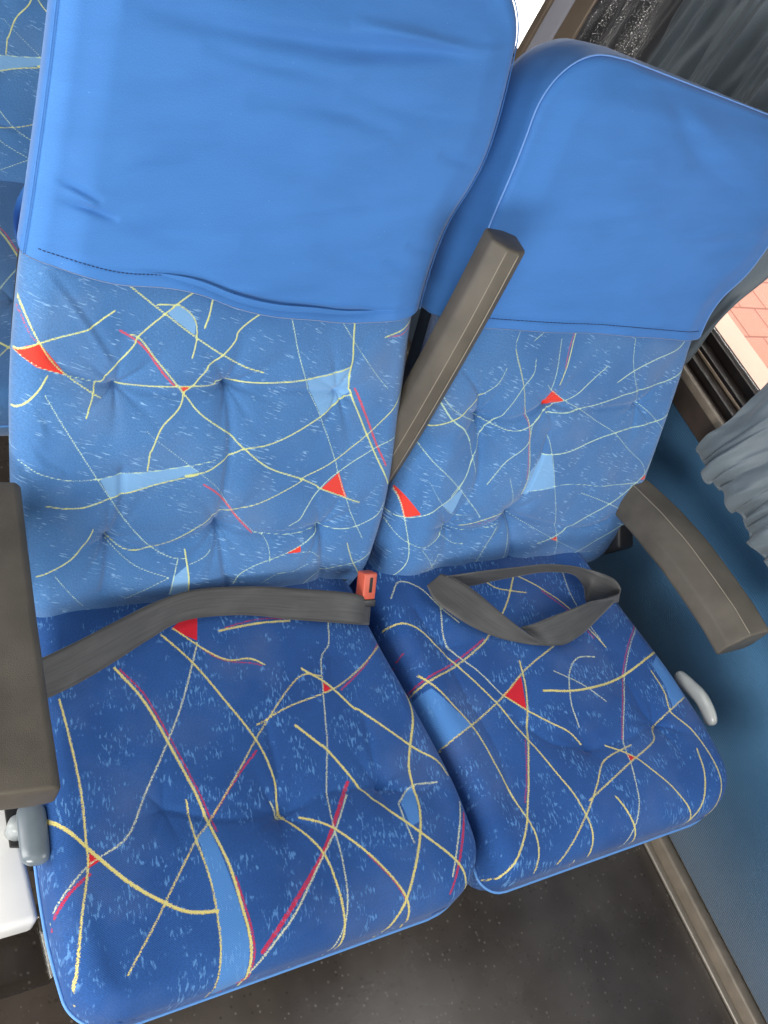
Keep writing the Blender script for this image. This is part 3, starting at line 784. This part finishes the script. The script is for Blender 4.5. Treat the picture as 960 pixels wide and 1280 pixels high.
def hL(X, W):
    u = (X - .215) / .26
    h = .009 * (1 - u * u) - .003 + .0016 * snoise(X, W, 18, 3) + .0005 * snoise(X, W, 70, 9)
    for i, c in enumerate(tuL): h = h + tuft(X, W, c, .0072, .024, 8, .055, .0030, i)
    for g in grL: h = h + groove(X, W, g, .0038, .0045) + groove(X, W, g, .0030, .018)
    for g in (cr1, cr2, cr3): h = h + groove(X, W, g, -.0012, .004) + groove(X, W, g + .005, .0014, .004)
    h = h - .006 * np.exp(-((W - .02) / .05) ** 2) + crown(X, W) - .004 * np.clip((W - wz(.45)) / .05, 0, 1)
    return h
tuR = tl(BACK, [(603, 522), (686, 506), (640, 645), (560, 660), (800, 505)])
grR = [tl(BACK, p) for p in ([(560, 440), (585, 470), (603, 500), (603, 522)], [(603, 522), (645, 525), (686, 506)], [(686, 506), (730, 510), (800, 505)],
        [(603, 522), (600, 590), (595, 610)], [(686, 540), (672, 580), (655, 620), (640, 645)], [(640, 645), (636, 700)], [(560, 660), (600, 660), (640, 645)], [(640, 645), (720, 660), (760, 650)])]
def hR(X, W):
    u = (X - .745) / .26
    h = .008 * (1 - u * u) - .003 + .0018 * snoise(X, W, 18, 13) + .0005 * snoise(X, W, 70, 19)
    for i, c in enumerate(tuR): h = h + tuft(X, W, c, .0064, .024, 7, .055, .0028, i + 3)
    for g in grR: h = h + groove(X, W, g, .0036, .0042) + groove(X, W, g, .0032, .020)
    h = h + groove(X, W, np.array([(.535, .02), (.54, .2), (.55, .34)]), -.007, .028)
    return h
sidew = np.concatenate([np.linspace(0, .62, 262), np.linspace(.62, 1, 60)[1:]])
RINGB = [(-.001, .040), (-.005, .055), (-.011, .070), (-.019, .085), (-.030, .093), (-.05, .096)]
# covers --------------------------------------------------------------
foldsL = [([(150, 0), (250, 22), (360, 44), (480, 58), (637, 62)], .0045, .010), ([(430, 28), (520, 48), (590, 60), (636, 62)], -.003, .006),
          ([(245, 58), (330, 80), (430, 96)], .0016, .007), ([(300, 118), (400, 132), (490, 160)], .0016, .008), ([(50, 216), (80, 228), (125, 247)], .0022, .0032),
          ([(66, 246), (105, 255), (145, 272)], .0022, .0032), ([(60, 232), (90, 241), (120, 250)], -.0015, .003), ([(110, 256), (200, 285), (290, 300)], .0014, .009), ([(250, 170), (370, 205), (470, 250)], .0012, .012),
          ([(500, 300), (540, 312), (555, 330)], .0016, .006), ([(470, 320), (505, 338), (545, 345)], .0015, .006), ([(380, 300), (450, 330), (530, 360)], .0013, .010),
          ([(420, 110), (520, 140), (600, 150)], .0016, .010), ([(540, 190), (585, 200), (615, 195)], .0018, .006)]
foldsL = [(BACK.hit(p), a_, s_) for p, a_, s_ in foldsL]
def hCL(X, W):
    hem = hemLf(X); dw = W - hem
    f = np.clip((W - .02) / .2, 0, 1)
    u = (X - .215) / .27
    h = .0055 + .012 * (1 - u * u) * 1.0 + .0010 * snoise(X, W, 12, 31, aniso=2.0) + .0003 * snoise(X, W * 2.2, 40, 33)
    for p, a_, s_ in foldsL: h = h + fold(X, W, p, a_ * 2.3, s_ * 1.15)
    h = h + crown(X, W)
    h = h + .013 * np.exp(-((X - .19) / .10) ** 2) * np.exp(-np.maximum(dw, 0) / .035)      # the loose belly of the hem
    h = h + .003 * np.exp(-((X - .02) / .05) ** 2) * np.exp(-np.maximum(dw, 0) / .02)
    h = h - .0018 * np.exp(-((dw - .014) / .003) ** 2) - .0055 * np.exp(-((dw - .013) / .007) ** 2) * np.clip((X - .06) / .08, 0, 1) * np.clip((.40 - X) / .05, 0, 1)
    return h
foldsR = [([(830, 95), (860, 170), (905, 220), (960, 245)], .004, .012), ([(850, 120), (900, 175), (960, 210)], -.003, .014), ([(700, 300), (760, 320), (850, 330)], .0010, .02)]
foldsR = [(BACK.hit(p), a_, s_) for p, a_, s_ in foldsR]
def hCR(X, W):
    hem = hemRf(X); dw = W - hem
    u = (X - .78) / .26
    h = .0055 + .010 * (1 - u * u) + .0014 * snoise(X, W, 13, 41) + .0004 * snoise(X, W, 50, 43)
    for p, a_, s_ in foldsR: h = h + fold(X, W, p, a_ * 1.0, s_ * 1.4)
    h = h - .0018 * np.exp(-((dw - .014) / .003) ** 2) + .002 * np.exp(-dw / .01) * np.sin(X * 40)
    return h
def ring_line(prof, info, o_, d_, sel=None):
    k = info['keep'] if sel is None else sel
    x_ = info['B'][k, 0] + info['nn'][k, 0] * o_; w_ = info['B'][k, 1] + info['nn'][k, 1] * o_
    return prof.pos(x_, info['wf'](x_, w_), np.full(len(k), -d_))
def stitches(name, prof, X, W, H, m, parent, step=.006, ln=.0036, r=.0006):
    """a row of short raised thread dashes along a line of the surface"""
    pts = prof.pos(X, W, H); L = np.r_[0, np.cumsum(np.linalg.norm(np.diff(pts, axis=0), axis=1))]
    V = []; F = []
    for s0 in np.arange(.004, L[-1] - .006, step):
        a = np.array([np.interp(s0, L, pts[:, i]) for i in range(3)]); b = np.array([np.interp(s0 + ln, L, pts[:, i]) for i in range(3)])
        d = (b - a) / np.linalg.norm(b - a); n1 = np.cross(d, (0, -.9, .43)); n1 /= np.linalg.norm(n1); n2 = np.cross(d, n1); k = len(V)
        for p in (a, b):
            for j in range(5):
                t_ = 2 * math.pi * j / 5; V.append(p + r * (math.cos(t_) * n1 + math.sin(t_) * n2))
        F += [(k + j, k + (j + 1) % 5, k + 5 + (j + 1) % 5, k + 5 + j) for j in range(5)]
        F += [tuple(k + j for j in range(5))[::-1], tuple(k + 5 + j for j in range(5))]
    return npmesh(name, V, F, m, parent)
def grow(gl, gr, d): return (lambda w_: gl(w_) - d), (lambda w_: gr(w_) + d)
def make_backrest(seat, gl, gr, wtop, hgt, items, hcover, hemfn, rb, rc, cring, warp):
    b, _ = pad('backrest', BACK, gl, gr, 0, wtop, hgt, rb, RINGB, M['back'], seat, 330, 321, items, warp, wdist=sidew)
    kk = wtop / (wtop + .004); g2l = lambda w_: gl(w_ * kk) - .004; g2r = lambda w_: gr(w_ * kk) + .004
    c, inf = pad('seat_cover', BACK, g2l, g2r, wz(.32), wtop + .004, hcover, rc, cring, M['cover'], seat, 240, 230, None, warp, hemfn=hemfn, wdist=(endcluster(230, .6)), open_bottom=True)
    c['label'] = 'plain bright blue cloth cover pulled over the top of the backrest'
    X = inf['X']; W = inf['W']; H = inf['H']
    j = int(np.argmin(np.abs((W[:, 120] - W[0, 120]) - .013)))
    for jj in (j, j + 1) if False else (j,):
        e_ = int(len(X[jj]) * (.46 if seat is seatL else .97))
        stitches('stitching', BACK, X[jj, 4:e_], W[jj, 4:e_], H[jj, 4:e_] + .0003, M['thread'], c, .0045 if seat is seatL else .007, .0028 if seat is seatL else .0058, .0005)
    L = ring_line(BACK, inf, .0006, rc * .55)
    tube('seam', L[::2], .0011 if seat is seatR else .0007, M['welt'] if seat is seatR else M['cover'], c, 6)
    return b, c
def warpR(x, w_):
    k = np.clip((w_ - wz(.42)) / (W2 - wz(.42)), 0, 1.3)
    return w_ - .085 * np.maximum(0, x - .66) * k * k
seatL = thing('bus_seat', 'aisle seat on the left with sagging blue cover hem and lowered left armrest', 'seat', group='double seat in the front row')
seatR = thing('bus_seat', 'window seat on the right with straight blue cover hem and raised middle armrest', 'seat', group='double seat in the front row')
RC_L = [(.0, .030), (-.003, .050), (-.009, .070), (-.017, .088), (-.028, .099), (-.04, .103), (-.06, .103)]
RC_R = [(.001, .018), (.005, .035), (.008, .055), (.007, .078), (.0, .097), (-.012, .105), (-.03, .108), (-.06, .108)]
make_backrest(seatL, glb, grb, W1, hL, LB, hCL, hemLf, .028, .020, RC_L, None)
make_backrest(seatR, grc, grd, W2, hR, RB, hCR, hemRf, .028, .010, RC_R, warpR)
# the folded crown seam across the left cover
P = BACK.hit([(452, 24), (500, 42), (560, 56), (600, 60), (636, 61)])
def shell(name, gl, gr, wtop, parent, warp=None):
    a, b = grow(gl, gr, -.02)
    pad(name, BACK, a, b, .03, wtop - .02, lambda X, W: -.098 + 0 * X, .004, [(0, .112), (-.01, .124), (-.03, .130)], M['dark'], parent, 40, 40, warp=warp)
# cushions -------------------------------------------------------------
wc0, wcL = wy(.075), wy(-.446)
gcl, gcr = outline([(wy(.075), -.012), (wy(-.03), -.022), (wy(-.1), -.036), (wy(-.2), -.050), (wy(-.33), -.062), (wcL, -.058)],
                   [(wy(.075), .432), (wy(-.06), .442), (wy(-.166), .456), (wy(-.286), .466), (wy(-.36), .462), (wy(-.417), .452), (wcL, .446)], wc0, wcL, (.02, .02), (.05, .075))
grl2, grr2 = outline([(wy(.075), .466), (wy(-.06), .466), (wy(-.2), .472), (wy(-.3), .476), (wy(-.4), .470), (wcL, .468)],
                     [(wy(.075), .888), (wy(-.04), .902), (wy(-.081), .916), (wy(-.197), .941), (wy(-.312), .950), (wy(-.402), .940), (wcL, .925)], wc0, wcL, (.02, .06), (.03, .07))
tcL = CUSH.hit([(350, 1016), (477, 980), (205, 1010), (412, 820), (300, 800)])
gcL = [CUSH.hit(p) for p in ([(456, 900), (466, 940), (477, 980)], [(350, 1016), (410, 990), (477, 980)], [(477, 980), (520, 985), (560, 975)], [(205, 1010), (280, 1025), (350, 1016)], [(350, 1016), (345, 960), (330, 900)])]
def hC(X, W):
    u = (X - .20) / .26; v = (W - .3) / .28
    h = .010 * (1 - u * u) - .004 + .0022 * snoise(X, W, 16, 51) + .0004 * snoise(X, W, 80, 52)
    for i, c in enumerate(tcL): h = h + tuft(X, W, c, (.0075, .0065, .003, .0015, .001)[i], .030, 7, .05, (.0022, .0020, .0010, .0004, .0003)[i], i)
    for g in gcL: h = h + groove(X, W, g, .0016, .005) + groove(X, W, g, .0026, .024)
    return h
tcR = CUSH.hit([(822, 903), (734, 935), (560, 808), (700, 800)])
gcR = [CUSH.hit(p) for p in ([(822, 903), (800, 880), (778, 845)], [(822, 903), (780, 925), (734, 935)], [(734, 935), (690, 930), (650, 900)], [(560, 808), (575, 850), (620, 930), (640, 1000)], [(520, 760), (540, 790), (560, 808)])]
def hD(X, W):
    u = (X - .70) / .26
    h = .009 * (1 - u * u) - .004 + .0022 * snoise(X, W, 16, 61) + .0004 * snoise(X, W, 80, 62)
    for i, c in enumerate(tcR): h = h + tuft(X, W, c, (.0075, .004, .003, .0015)[i], .030, 7, .05, (.0024, .0010, .0010, .0005)[i], i + 5)
    for g in gcR: h = h + groove(X, W, g, .0016, .005) + groove(X, W, g, .0026, .024)
    return h
RINGC = [(.003, .038), (.0045, .050), (.003, .062), (.0, .074), (-.004, .090), (-.012, .106), (-.03, .114)]
def make_cushion(seat, gl, gr, hgt, items):
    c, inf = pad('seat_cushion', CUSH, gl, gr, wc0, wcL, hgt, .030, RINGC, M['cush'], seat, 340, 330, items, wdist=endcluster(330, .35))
    k = np.arange(len(inf['B'])); L = ring_line(CUSH, inf, .0055, .055, k); L = np.vstack([L, L[:2]])
    tube('piping', L[::2], .0022, M['lightwelt'], c, 6)
    return c
make_cushion(seatL, gcl, gcr, hC, LC); make_cushion(seatR, grl2, grr2, hD, RC)
# ------------------------------------------------------------------ armrests
def sweep(name, path, section, m, parent, bev=.004, upv=None):
    """section: list of (a,b) in the frame (side, up) per path point; a solid with rounded edges"""
    bm = bmesh.new(); rows = []
    P = np.asarray(path, float); T = np.gradient(P, axis=0); T /= np.linalg.norm(T, axis=1)[:, None]
    up0 = np.array(upv if upv is not None else (0, 0, 1.))
    for i in range(len(P)):
        sd = np.cross(T[i], up0); sd /= np.linalg.norm(sd); up = np.cross(sd, T[i])
        sec = section(i / (len(P) - 1))
        rows.append([bm.verts.new(tuple(P[i] + a * sd + b * up)) for a, b in sec])
    n = len(rows[0]); long = []
    for i in range(len(rows) - 1):
        for j in range(n): bm.faces.new((rows[i][j], rows[i][(j + 1) % n], rows[i + 1][(j + 1) % n], rows[i + 1][j]))
    bm.faces.new(rows[0][::-1]); bm.faces.new(rows[-1])
    bmesh.ops.recalc_face_normals(bm, faces=bm.faces)
    ed = []
    for i in range(len(rows) - 1):
        for j in range(n): ed.append(bm.edges.get((rows[i][j], rows[i + 1][j])))
    for rw in (rows[0], rows[-1]):
        for j in range(n): ed.append(bm.edges.get((rw[j], rw[(j + 1) % n])))
    bmesh.ops.bevel(bm, geom=ed, offset=bev, segments=4, affect='EDGES', profile=.5)
    me = bpy.data.meshes.new(name); bm.to_mesh(me); bm.free()
    for p in me.polygons: p.use_smooth = True
    me.materials.append(m); return link(name, me, parent)
def ridge(arm, path, sec, ks, up0, r=.0007):
    P = np.asarray(path, float); T = np.gradient(P, axis=0); T /= np.linalg.norm(T, axis=1)[:, None]
    for k in ks:
        L = []
        for i in range(len(P)):
            sd = np.cross(T[i], up0); sd /= np.linalg.norm(sd); up = np.cross(sd, T[i]); q_ = sec(i / (len(P) - 1))[k]
            v = np.array(q_) * .975; L.append(P[i] + v[0] * sd + v[1] * up)
        L = np.array(L); L[-1] -= T[-1] * .004
        tube('edge_highlight_line', smooth_pts(L, 8), r, M['armedge'], arm, 6)
# left armrest, lowered: right edge follows the traced edge at z=.18
er = onz([(22, 560), (30, 625), (45, 750), (62, 870), (74, 950), (75, 968)], .18)
yy = np.linspace(.09, -.258, 14); ex = np.interp(-yy, -er[:, 1], er[:, 0])
path = np.c_[ex - .0375, yy, .18 - .018 + 0 * yy]
arm = sweep('armrest', path, lambda t: [(-.0375, -.026 * (1 - .3 * t)), (-.0375, .012), (-.031, .018), (.031, .018), (.0375, .012), (.0375, -.03 * (1 - .3 * t)), (.02, -.034 * (1 - .3 * t)), (-.02, -.034 * (1 - .3 * t))], M['arm'], seatL, .004)
arm['label'] = 'lowered grey brown padded armrest on the aisle side'
# right armrest, curved, beside the window wall
o1 = onx([(800, 590), (812, 603), (849, 637), (882, 673), (915, 717), (942, 755), (958, 782)], .985)
yy = np.linspace(.15, -.250, 18)
oz = np.interp(-yy, -o1[:, 1], o1[:, 2]) - .25 * np.maximum(0, yy - .06)
path = np.c_[.957 + 0 * yy, yy, oz - .02]
secr = lambda t: [(.050, -.034), (.043 , -.010), (.014, .016), (-.028, .021), (-.035, .014), (-.035, -.024), (-.024, -.036), (.040, -.040)]
secr0 = secr
secr = lambda t: [(a * ((.5 + .5 * min(1, t / .45)) * .80 if a > 0 else 1), b) for a, b in secr0(t)]
arm = sweep('armrest', path, secr, M['arm'], seatR, .004)
ridge(arm, path, secr, (2, 4), np.array((0, 0, 1.)))
arm['label'] = 'curved grey brown armrest beside the blue side wall'
# middle armrest, swung up between the two backrests
path = np.array([(.474, .124, .10), (.477, .131, .20), (.481, .142, .30), (.486, .156, .40), (.491, .172, .492)])
secm = [(-.026, -.022), (-.026, .008), (-.010, .024), (.006, .026), (.020, .014), (.020, -.022), (0, -.028)]
arm = sweep('armrest', path, lambda t: secm, M['arm'], seatR, .0045, upv=(-.25, -1, .35))
ridge(arm, path, lambda t: secm, (2, 3), np.array((-.25, -1, .35)))
arm['label'] = 'raised grey brown armrest standing up between the two backrests'
# hinge bracket, levers, panels, frame
bevelled('hinge_bracket', [(.955, .03, -.06), (.985, .03, -.06), (.985, .10, -.06), (.955, .10, -.06), (.940, -.005, .02), (.978, -.005, .02), (.985, .10, .09), (.955, .10, .09)], M['dark'], seatR, .006)
def paddle(name, P, wdt, thk, m, parent, side):
    P = smooth_pts(P, 6); n = len(P); T = np.gradient(P, axis=0); T /= np.linalg.norm(T, axis=1)[:, None]
    bm = bmesh.new(); rows = []
    side = np.array(side, float)
    for i in range(n):
        u = np.cross(T[i], side); u /= np.linalg.norm(u); t = i / (n - 1)
        k = min(1, .35 + math.sqrt(max(0, 1 - (2 * t - 1) ** 6)) * .65) if 0 < i < n - 1 else .45
        rows.append([bm.verts.new(tuple(P[i] + wdt * k * math.cos(a) * u + thk * k * math.sin(a) * side)) for a in np.linspace(0, 2 * math.pi, 16, endpoint=False)])
    for i in range(n - 1):
        for j in range(16): bm.faces.new((rows[i][j], rows[i][(j + 1) % 16], rows[i + 1][(j + 1) % 16], rows[i + 1][j]))
    bm.faces.new(rows[0][::-1]); bm.faces.new(rows[-1]); bmesh.ops.recalc_face_normals(bm, faces=bm.faces)
    me = bpy.data.meshes.new(name); bm.to_mesh(me); bm.free()
    for p in me.polygons: p.use_smooth = True
    me.materials.append(m); o = link(name, me, parent)
    s = o.modifiers.new('subdivision', 'SUBSURF'); s.levels = 1; s.render_levels = 2
    return o
box('armrest_support', (-.120, .03, -.08), (-.085, .085, .155), M['dark'], seatL, .006)
lp = onx([(845, 842), (860, 856), (876, 872), (886, 892), (889, 907)], .955)
paddle('recline_lever', lp, .0135, .008, M['paddle'], seatR, (1, 0, 0))['label'] = 'pale grey curved recline lever'
lp = onx([(37, 1007), (40, 1025), (44, 1050), (47, 1078)], -.078)
lp = onz([(38, 1004), (40, 1028), (43, 1054), (45, 1082)], -.02)
paddle('recline_lever', lp, .016, .010, M['lever'], seatL, (0, 0, 1))['label'] = 'glossy blue grey recline lever knob'
kp = onz([(23, 1030)], -.045)[0]
tube('lever_pivot', [kp + np.array((0, 0, -.03)), kp + np.array((.0, 0, .0)), kp + np.array((.0, 0, .004))], .02, M['knob'], seatL, 20, taper=[.011, .011, .009])
zt = -.07
c = onz([(0, 1163), (47, 1158)], zt)
box('side_panel', (-.128, c[1][1] + .006, zt - .040), (c[1][0] + .004, .05, zt), M['white'], seatL, .008, 4)['label'] = 'white plastic panel under the aisle armrest'
h = onz([(3, 985), (32, 985), (12, 1060), (36, 1060)], zt)
bevelled('recess', [(*h[2][:2], zt - .01), (*h[3][:2], zt - .01), (h[1][0], h[1][1] + .02, zt - .01), (h[0][0], h[0][1] + .02, zt - .01), (*h[2][:2], zt + .003), (*h[3][:2], zt + .003), (h[1][0], h[1][1] + .02, zt + .003), (h[0][0], h[0][1] + .02, zt + .003)], M['black'], seatL, .001)
g = onz([(5, 1170), (50, 1165), (52, 1225), (8, 1238)], -.16)
box('clear_guard', (-.135, g[2][1], -.20), (g[1][0] + .01, g[0][1] + .02, -.135), M['clear'], seatL, .006, 3)
for st, x0, x1 in ((seatL, -.02, .40), (seatR, .50, .88)):
    box('seat_frame', (x0, -.36, -.155), (x1, .12, -.118), M['steel'], st, .006)
    for xx in (x0 + .03, x1 - .07):
        bevelled('leg', [(xx, -.16, FZ), (xx + .04, -.16, FZ), (xx + .04, .10, FZ), (xx, .10, FZ), (xx, -.10, -.154), (xx + .04, -.10, -.154), (xx + .04, .04, -.154), (xx, .04, -.154)], M['steel'], st, .004)
shell('backrest_shell', glb, grb, W1, seatL); shell('backrest_shell', grc, grd, W2, seatR, warpR)
# ------------------------------------------------------------------ seat belts
def ribbon(name, top, bot, m, parent=None, thk=.0014, per=10, nv=9, sag=.0):
    A = smooth_pts(top, per); B = smooth_pts(bot, per); n = len(A)
    t = np.linspace(0, 1, nv); G = A[:, None] * (1 - t)[None, :, None] + B[:, None] * t[None, :, None]
    du = np.gradient(G, axis=0); dv = np.gradient(G, axis=1); N = np.cross(du, dv); N /= np.linalg.norm(N, axis=2)[..., None] + 1e-9
    G = G + N * (sag * np.sin(np.pi * t))[None, :, None]
    V = np.vstack([(G + N * thk / 2).reshape(-1, 3), (G - N * thk / 2).reshape(-1, 3)])
    idx = np.arange(n * nv).reshape(n, nv); k = n * nv
    F = np.stack([idx[:-1, :-1], idx[:-1, 1:], idx[1:, 1:], idx[1:, :-1]], -1).reshape(-1, 4)
    e = np.r_[idx[0], idx[1:, -1], idx[-1, ::-1][1:], idx[::-1, 0][1:]]
    F3 = np.stack([e[:-1], e[1:], e[1:] + k, e[:-1] + k], -1)
    L = np.r_[0, np.cumsum(np.linalg.norm(np.diff((A + B) / 2, axis=0), axis=1))]
    UV = np.c_[np.repeat(L, nv), np.tile(t * .047, n)]
    return npmesh(name, V, np.vstack([F[:, ::-1], F + k, F3]), m, parent, uv=np.vstack([UV, UV]))
def edge3(pts): return np.array([onz([(p[0], p[1])], p[2])[0] for p in pts])
belt = thing('seat_belt', 'flat dark grey lap belt lying across the back of the aisle seat cushion', 'seat belt')
top = edge3([(20, 836, .045), (60, 819, .044), (100, 800, .042), (150, 774, .040), (200, 750, .038), (250, 736, .038), (320, 733, .038), (380, 736, .038), (430, 740, .036), (452, 745, .028), (463, 757, .012)])
bot = edge3([(30, 885, .010), (70, 868, .012), (105, 850, .012), (145, 826, .012), (185, 800, .012), (230, 776, .013), (300, 769, .013), (370, 775, .013), (425, 779, .012), (450, 781, .006), (461, 781, -.008)])
ribbon('webbing', top, bot, M['belt'], belt)
belt2 = thing('seat_belt', 'twisted dark grey lap belt looped on the window seat cushion', 'seat belt')
q5 = lambda L: [(400 + x * .4375, 680 + y * .4375, z) for x, y, z in L]
tp = q5([(345, 85, .030), (385, 98, .036), (440, 132, .036), (510, 190, .036), (575, 242, .030), (625, 276, .022), (650, 284, .016)])
bt = q5([(305, 118, .018), (325, 158, .014), (365, 192, .013), (430, 234, .013), (510, 268, .014), (590, 285, .014), (648, 291, .014)])
ribbon('webbing', edge3(tp), edge3(bt), M['belt'], belt2, sag=.002)
tp = q5([(572, 238, .020), (610, 228, .030), (650, 212, .034), (720, 186, .040), (770, 166, .044), (815, 157, .045)])
bt = q5([(640, 291, .010), (672, 290, .011), (706, 284, .012), (755, 252, .013), (800, 208, .016), (848, 158, .022)])
ribbon('webbing', edge3(tp), edge3(bt), M['belt'], belt2, sag=.002)
tp = q5([(816, 157, .045), (858, 138, .042), (845, 104, .050), (805, 84, .056), (770, 74, .056), (715, 62, .055), (640, 58, .052), (565, 66, .048), (490, 74, .044), (430, 82, .040), (360, 92, .034)])
bt = q5([(846, 160, .020), (850, 166, .010), (800, 168, .004), (762, 166, .006), (752, 120, .018), (720, 86, .034), (645, 80, .036), (575, 90, .030), (500, 104, .022), (440, 118, .016), (370, 128, .012)])
ribbon('webbing', edge3(tp), edge3(bt), M['belt'], belt2)
# buckle between the cushions
bk = thing('belt_buckle', 'small orange red seat belt buckle upright between the two cushions', 'buckle', tuple(onz([(458, 735)], .02)[0]))
cb = onz([(458, 733)], .045)[0] - np.array(bk.location)
fw = cb / 1.0
vdir = -(rays([(458, 733)])[0]); vdir /= np.linalg.norm(vdir)          # the pressed face looks up out of the gap
upb = np.array((-.12, .45, .88)); upb -= vdir * (upb @ vdir) * .6; upb /= np.linalg.norm(upb)
sdb = np.cross(upb, (0, -1, .3)); sdb /= np.linalg.norm(sdb); nb_ = np.cross(sdb, upb)
def bb(c, a, b, d): return [c + s1 * a * sdb + s2 * b * nb_ + s3 * d * upb for s3 in (-1, 1) for s1, s2 in ((-1, -1), (1, -1), (1, 1), (-1, 1))]
cb = np.array(onz([(458, 731)], .03)[0]) - np.array(bk.location)
bevelled('buckle_body', bb(cb, .0105, .010, .019), M['orange'], bk, .0025)
bevelled('slot', bb(cb + sdb * .0055 + vdir * .0085, .0028, .0035, .0110), M['black'], bk, .0006)
bevelled('buckle_shell', bb(cb - upb * .024, .0115, .011, .0055), M['dark'], bk, .002)
bevelled('stalk', bb(cb - upb * .06, .009, .003, .032), M['dark'], bk, .001)
# ------------------------------------------------------------------ the row behind (seen past the left edge)
def copy_tree(o, parent=None):
    c = o.copy(); COL.objects.link(c); c.parent = parent
    for ch in list(o.children): copy_tree(ch, c)
    return c
rear = copy_tree(seatL)
for ch in list(rear.children):
    if ch.name.startswith('seat_cover'):
        for g in list(ch.children): bpy.data.objects.remove(g)
        bpy.data.objects.remove(ch); continue
    if ch.name.startswith('seat_cushion'):
        for k_ in (ch.data,):
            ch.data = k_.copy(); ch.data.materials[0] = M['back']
# (the next row's backrest is bare in the photo)
rear.location = (0, .80, 0)
rear['label'] = 'seat of the row behind, a sliver showing past the left edge of the aisle seat'; rear['group'] = 'seats of the row behind'
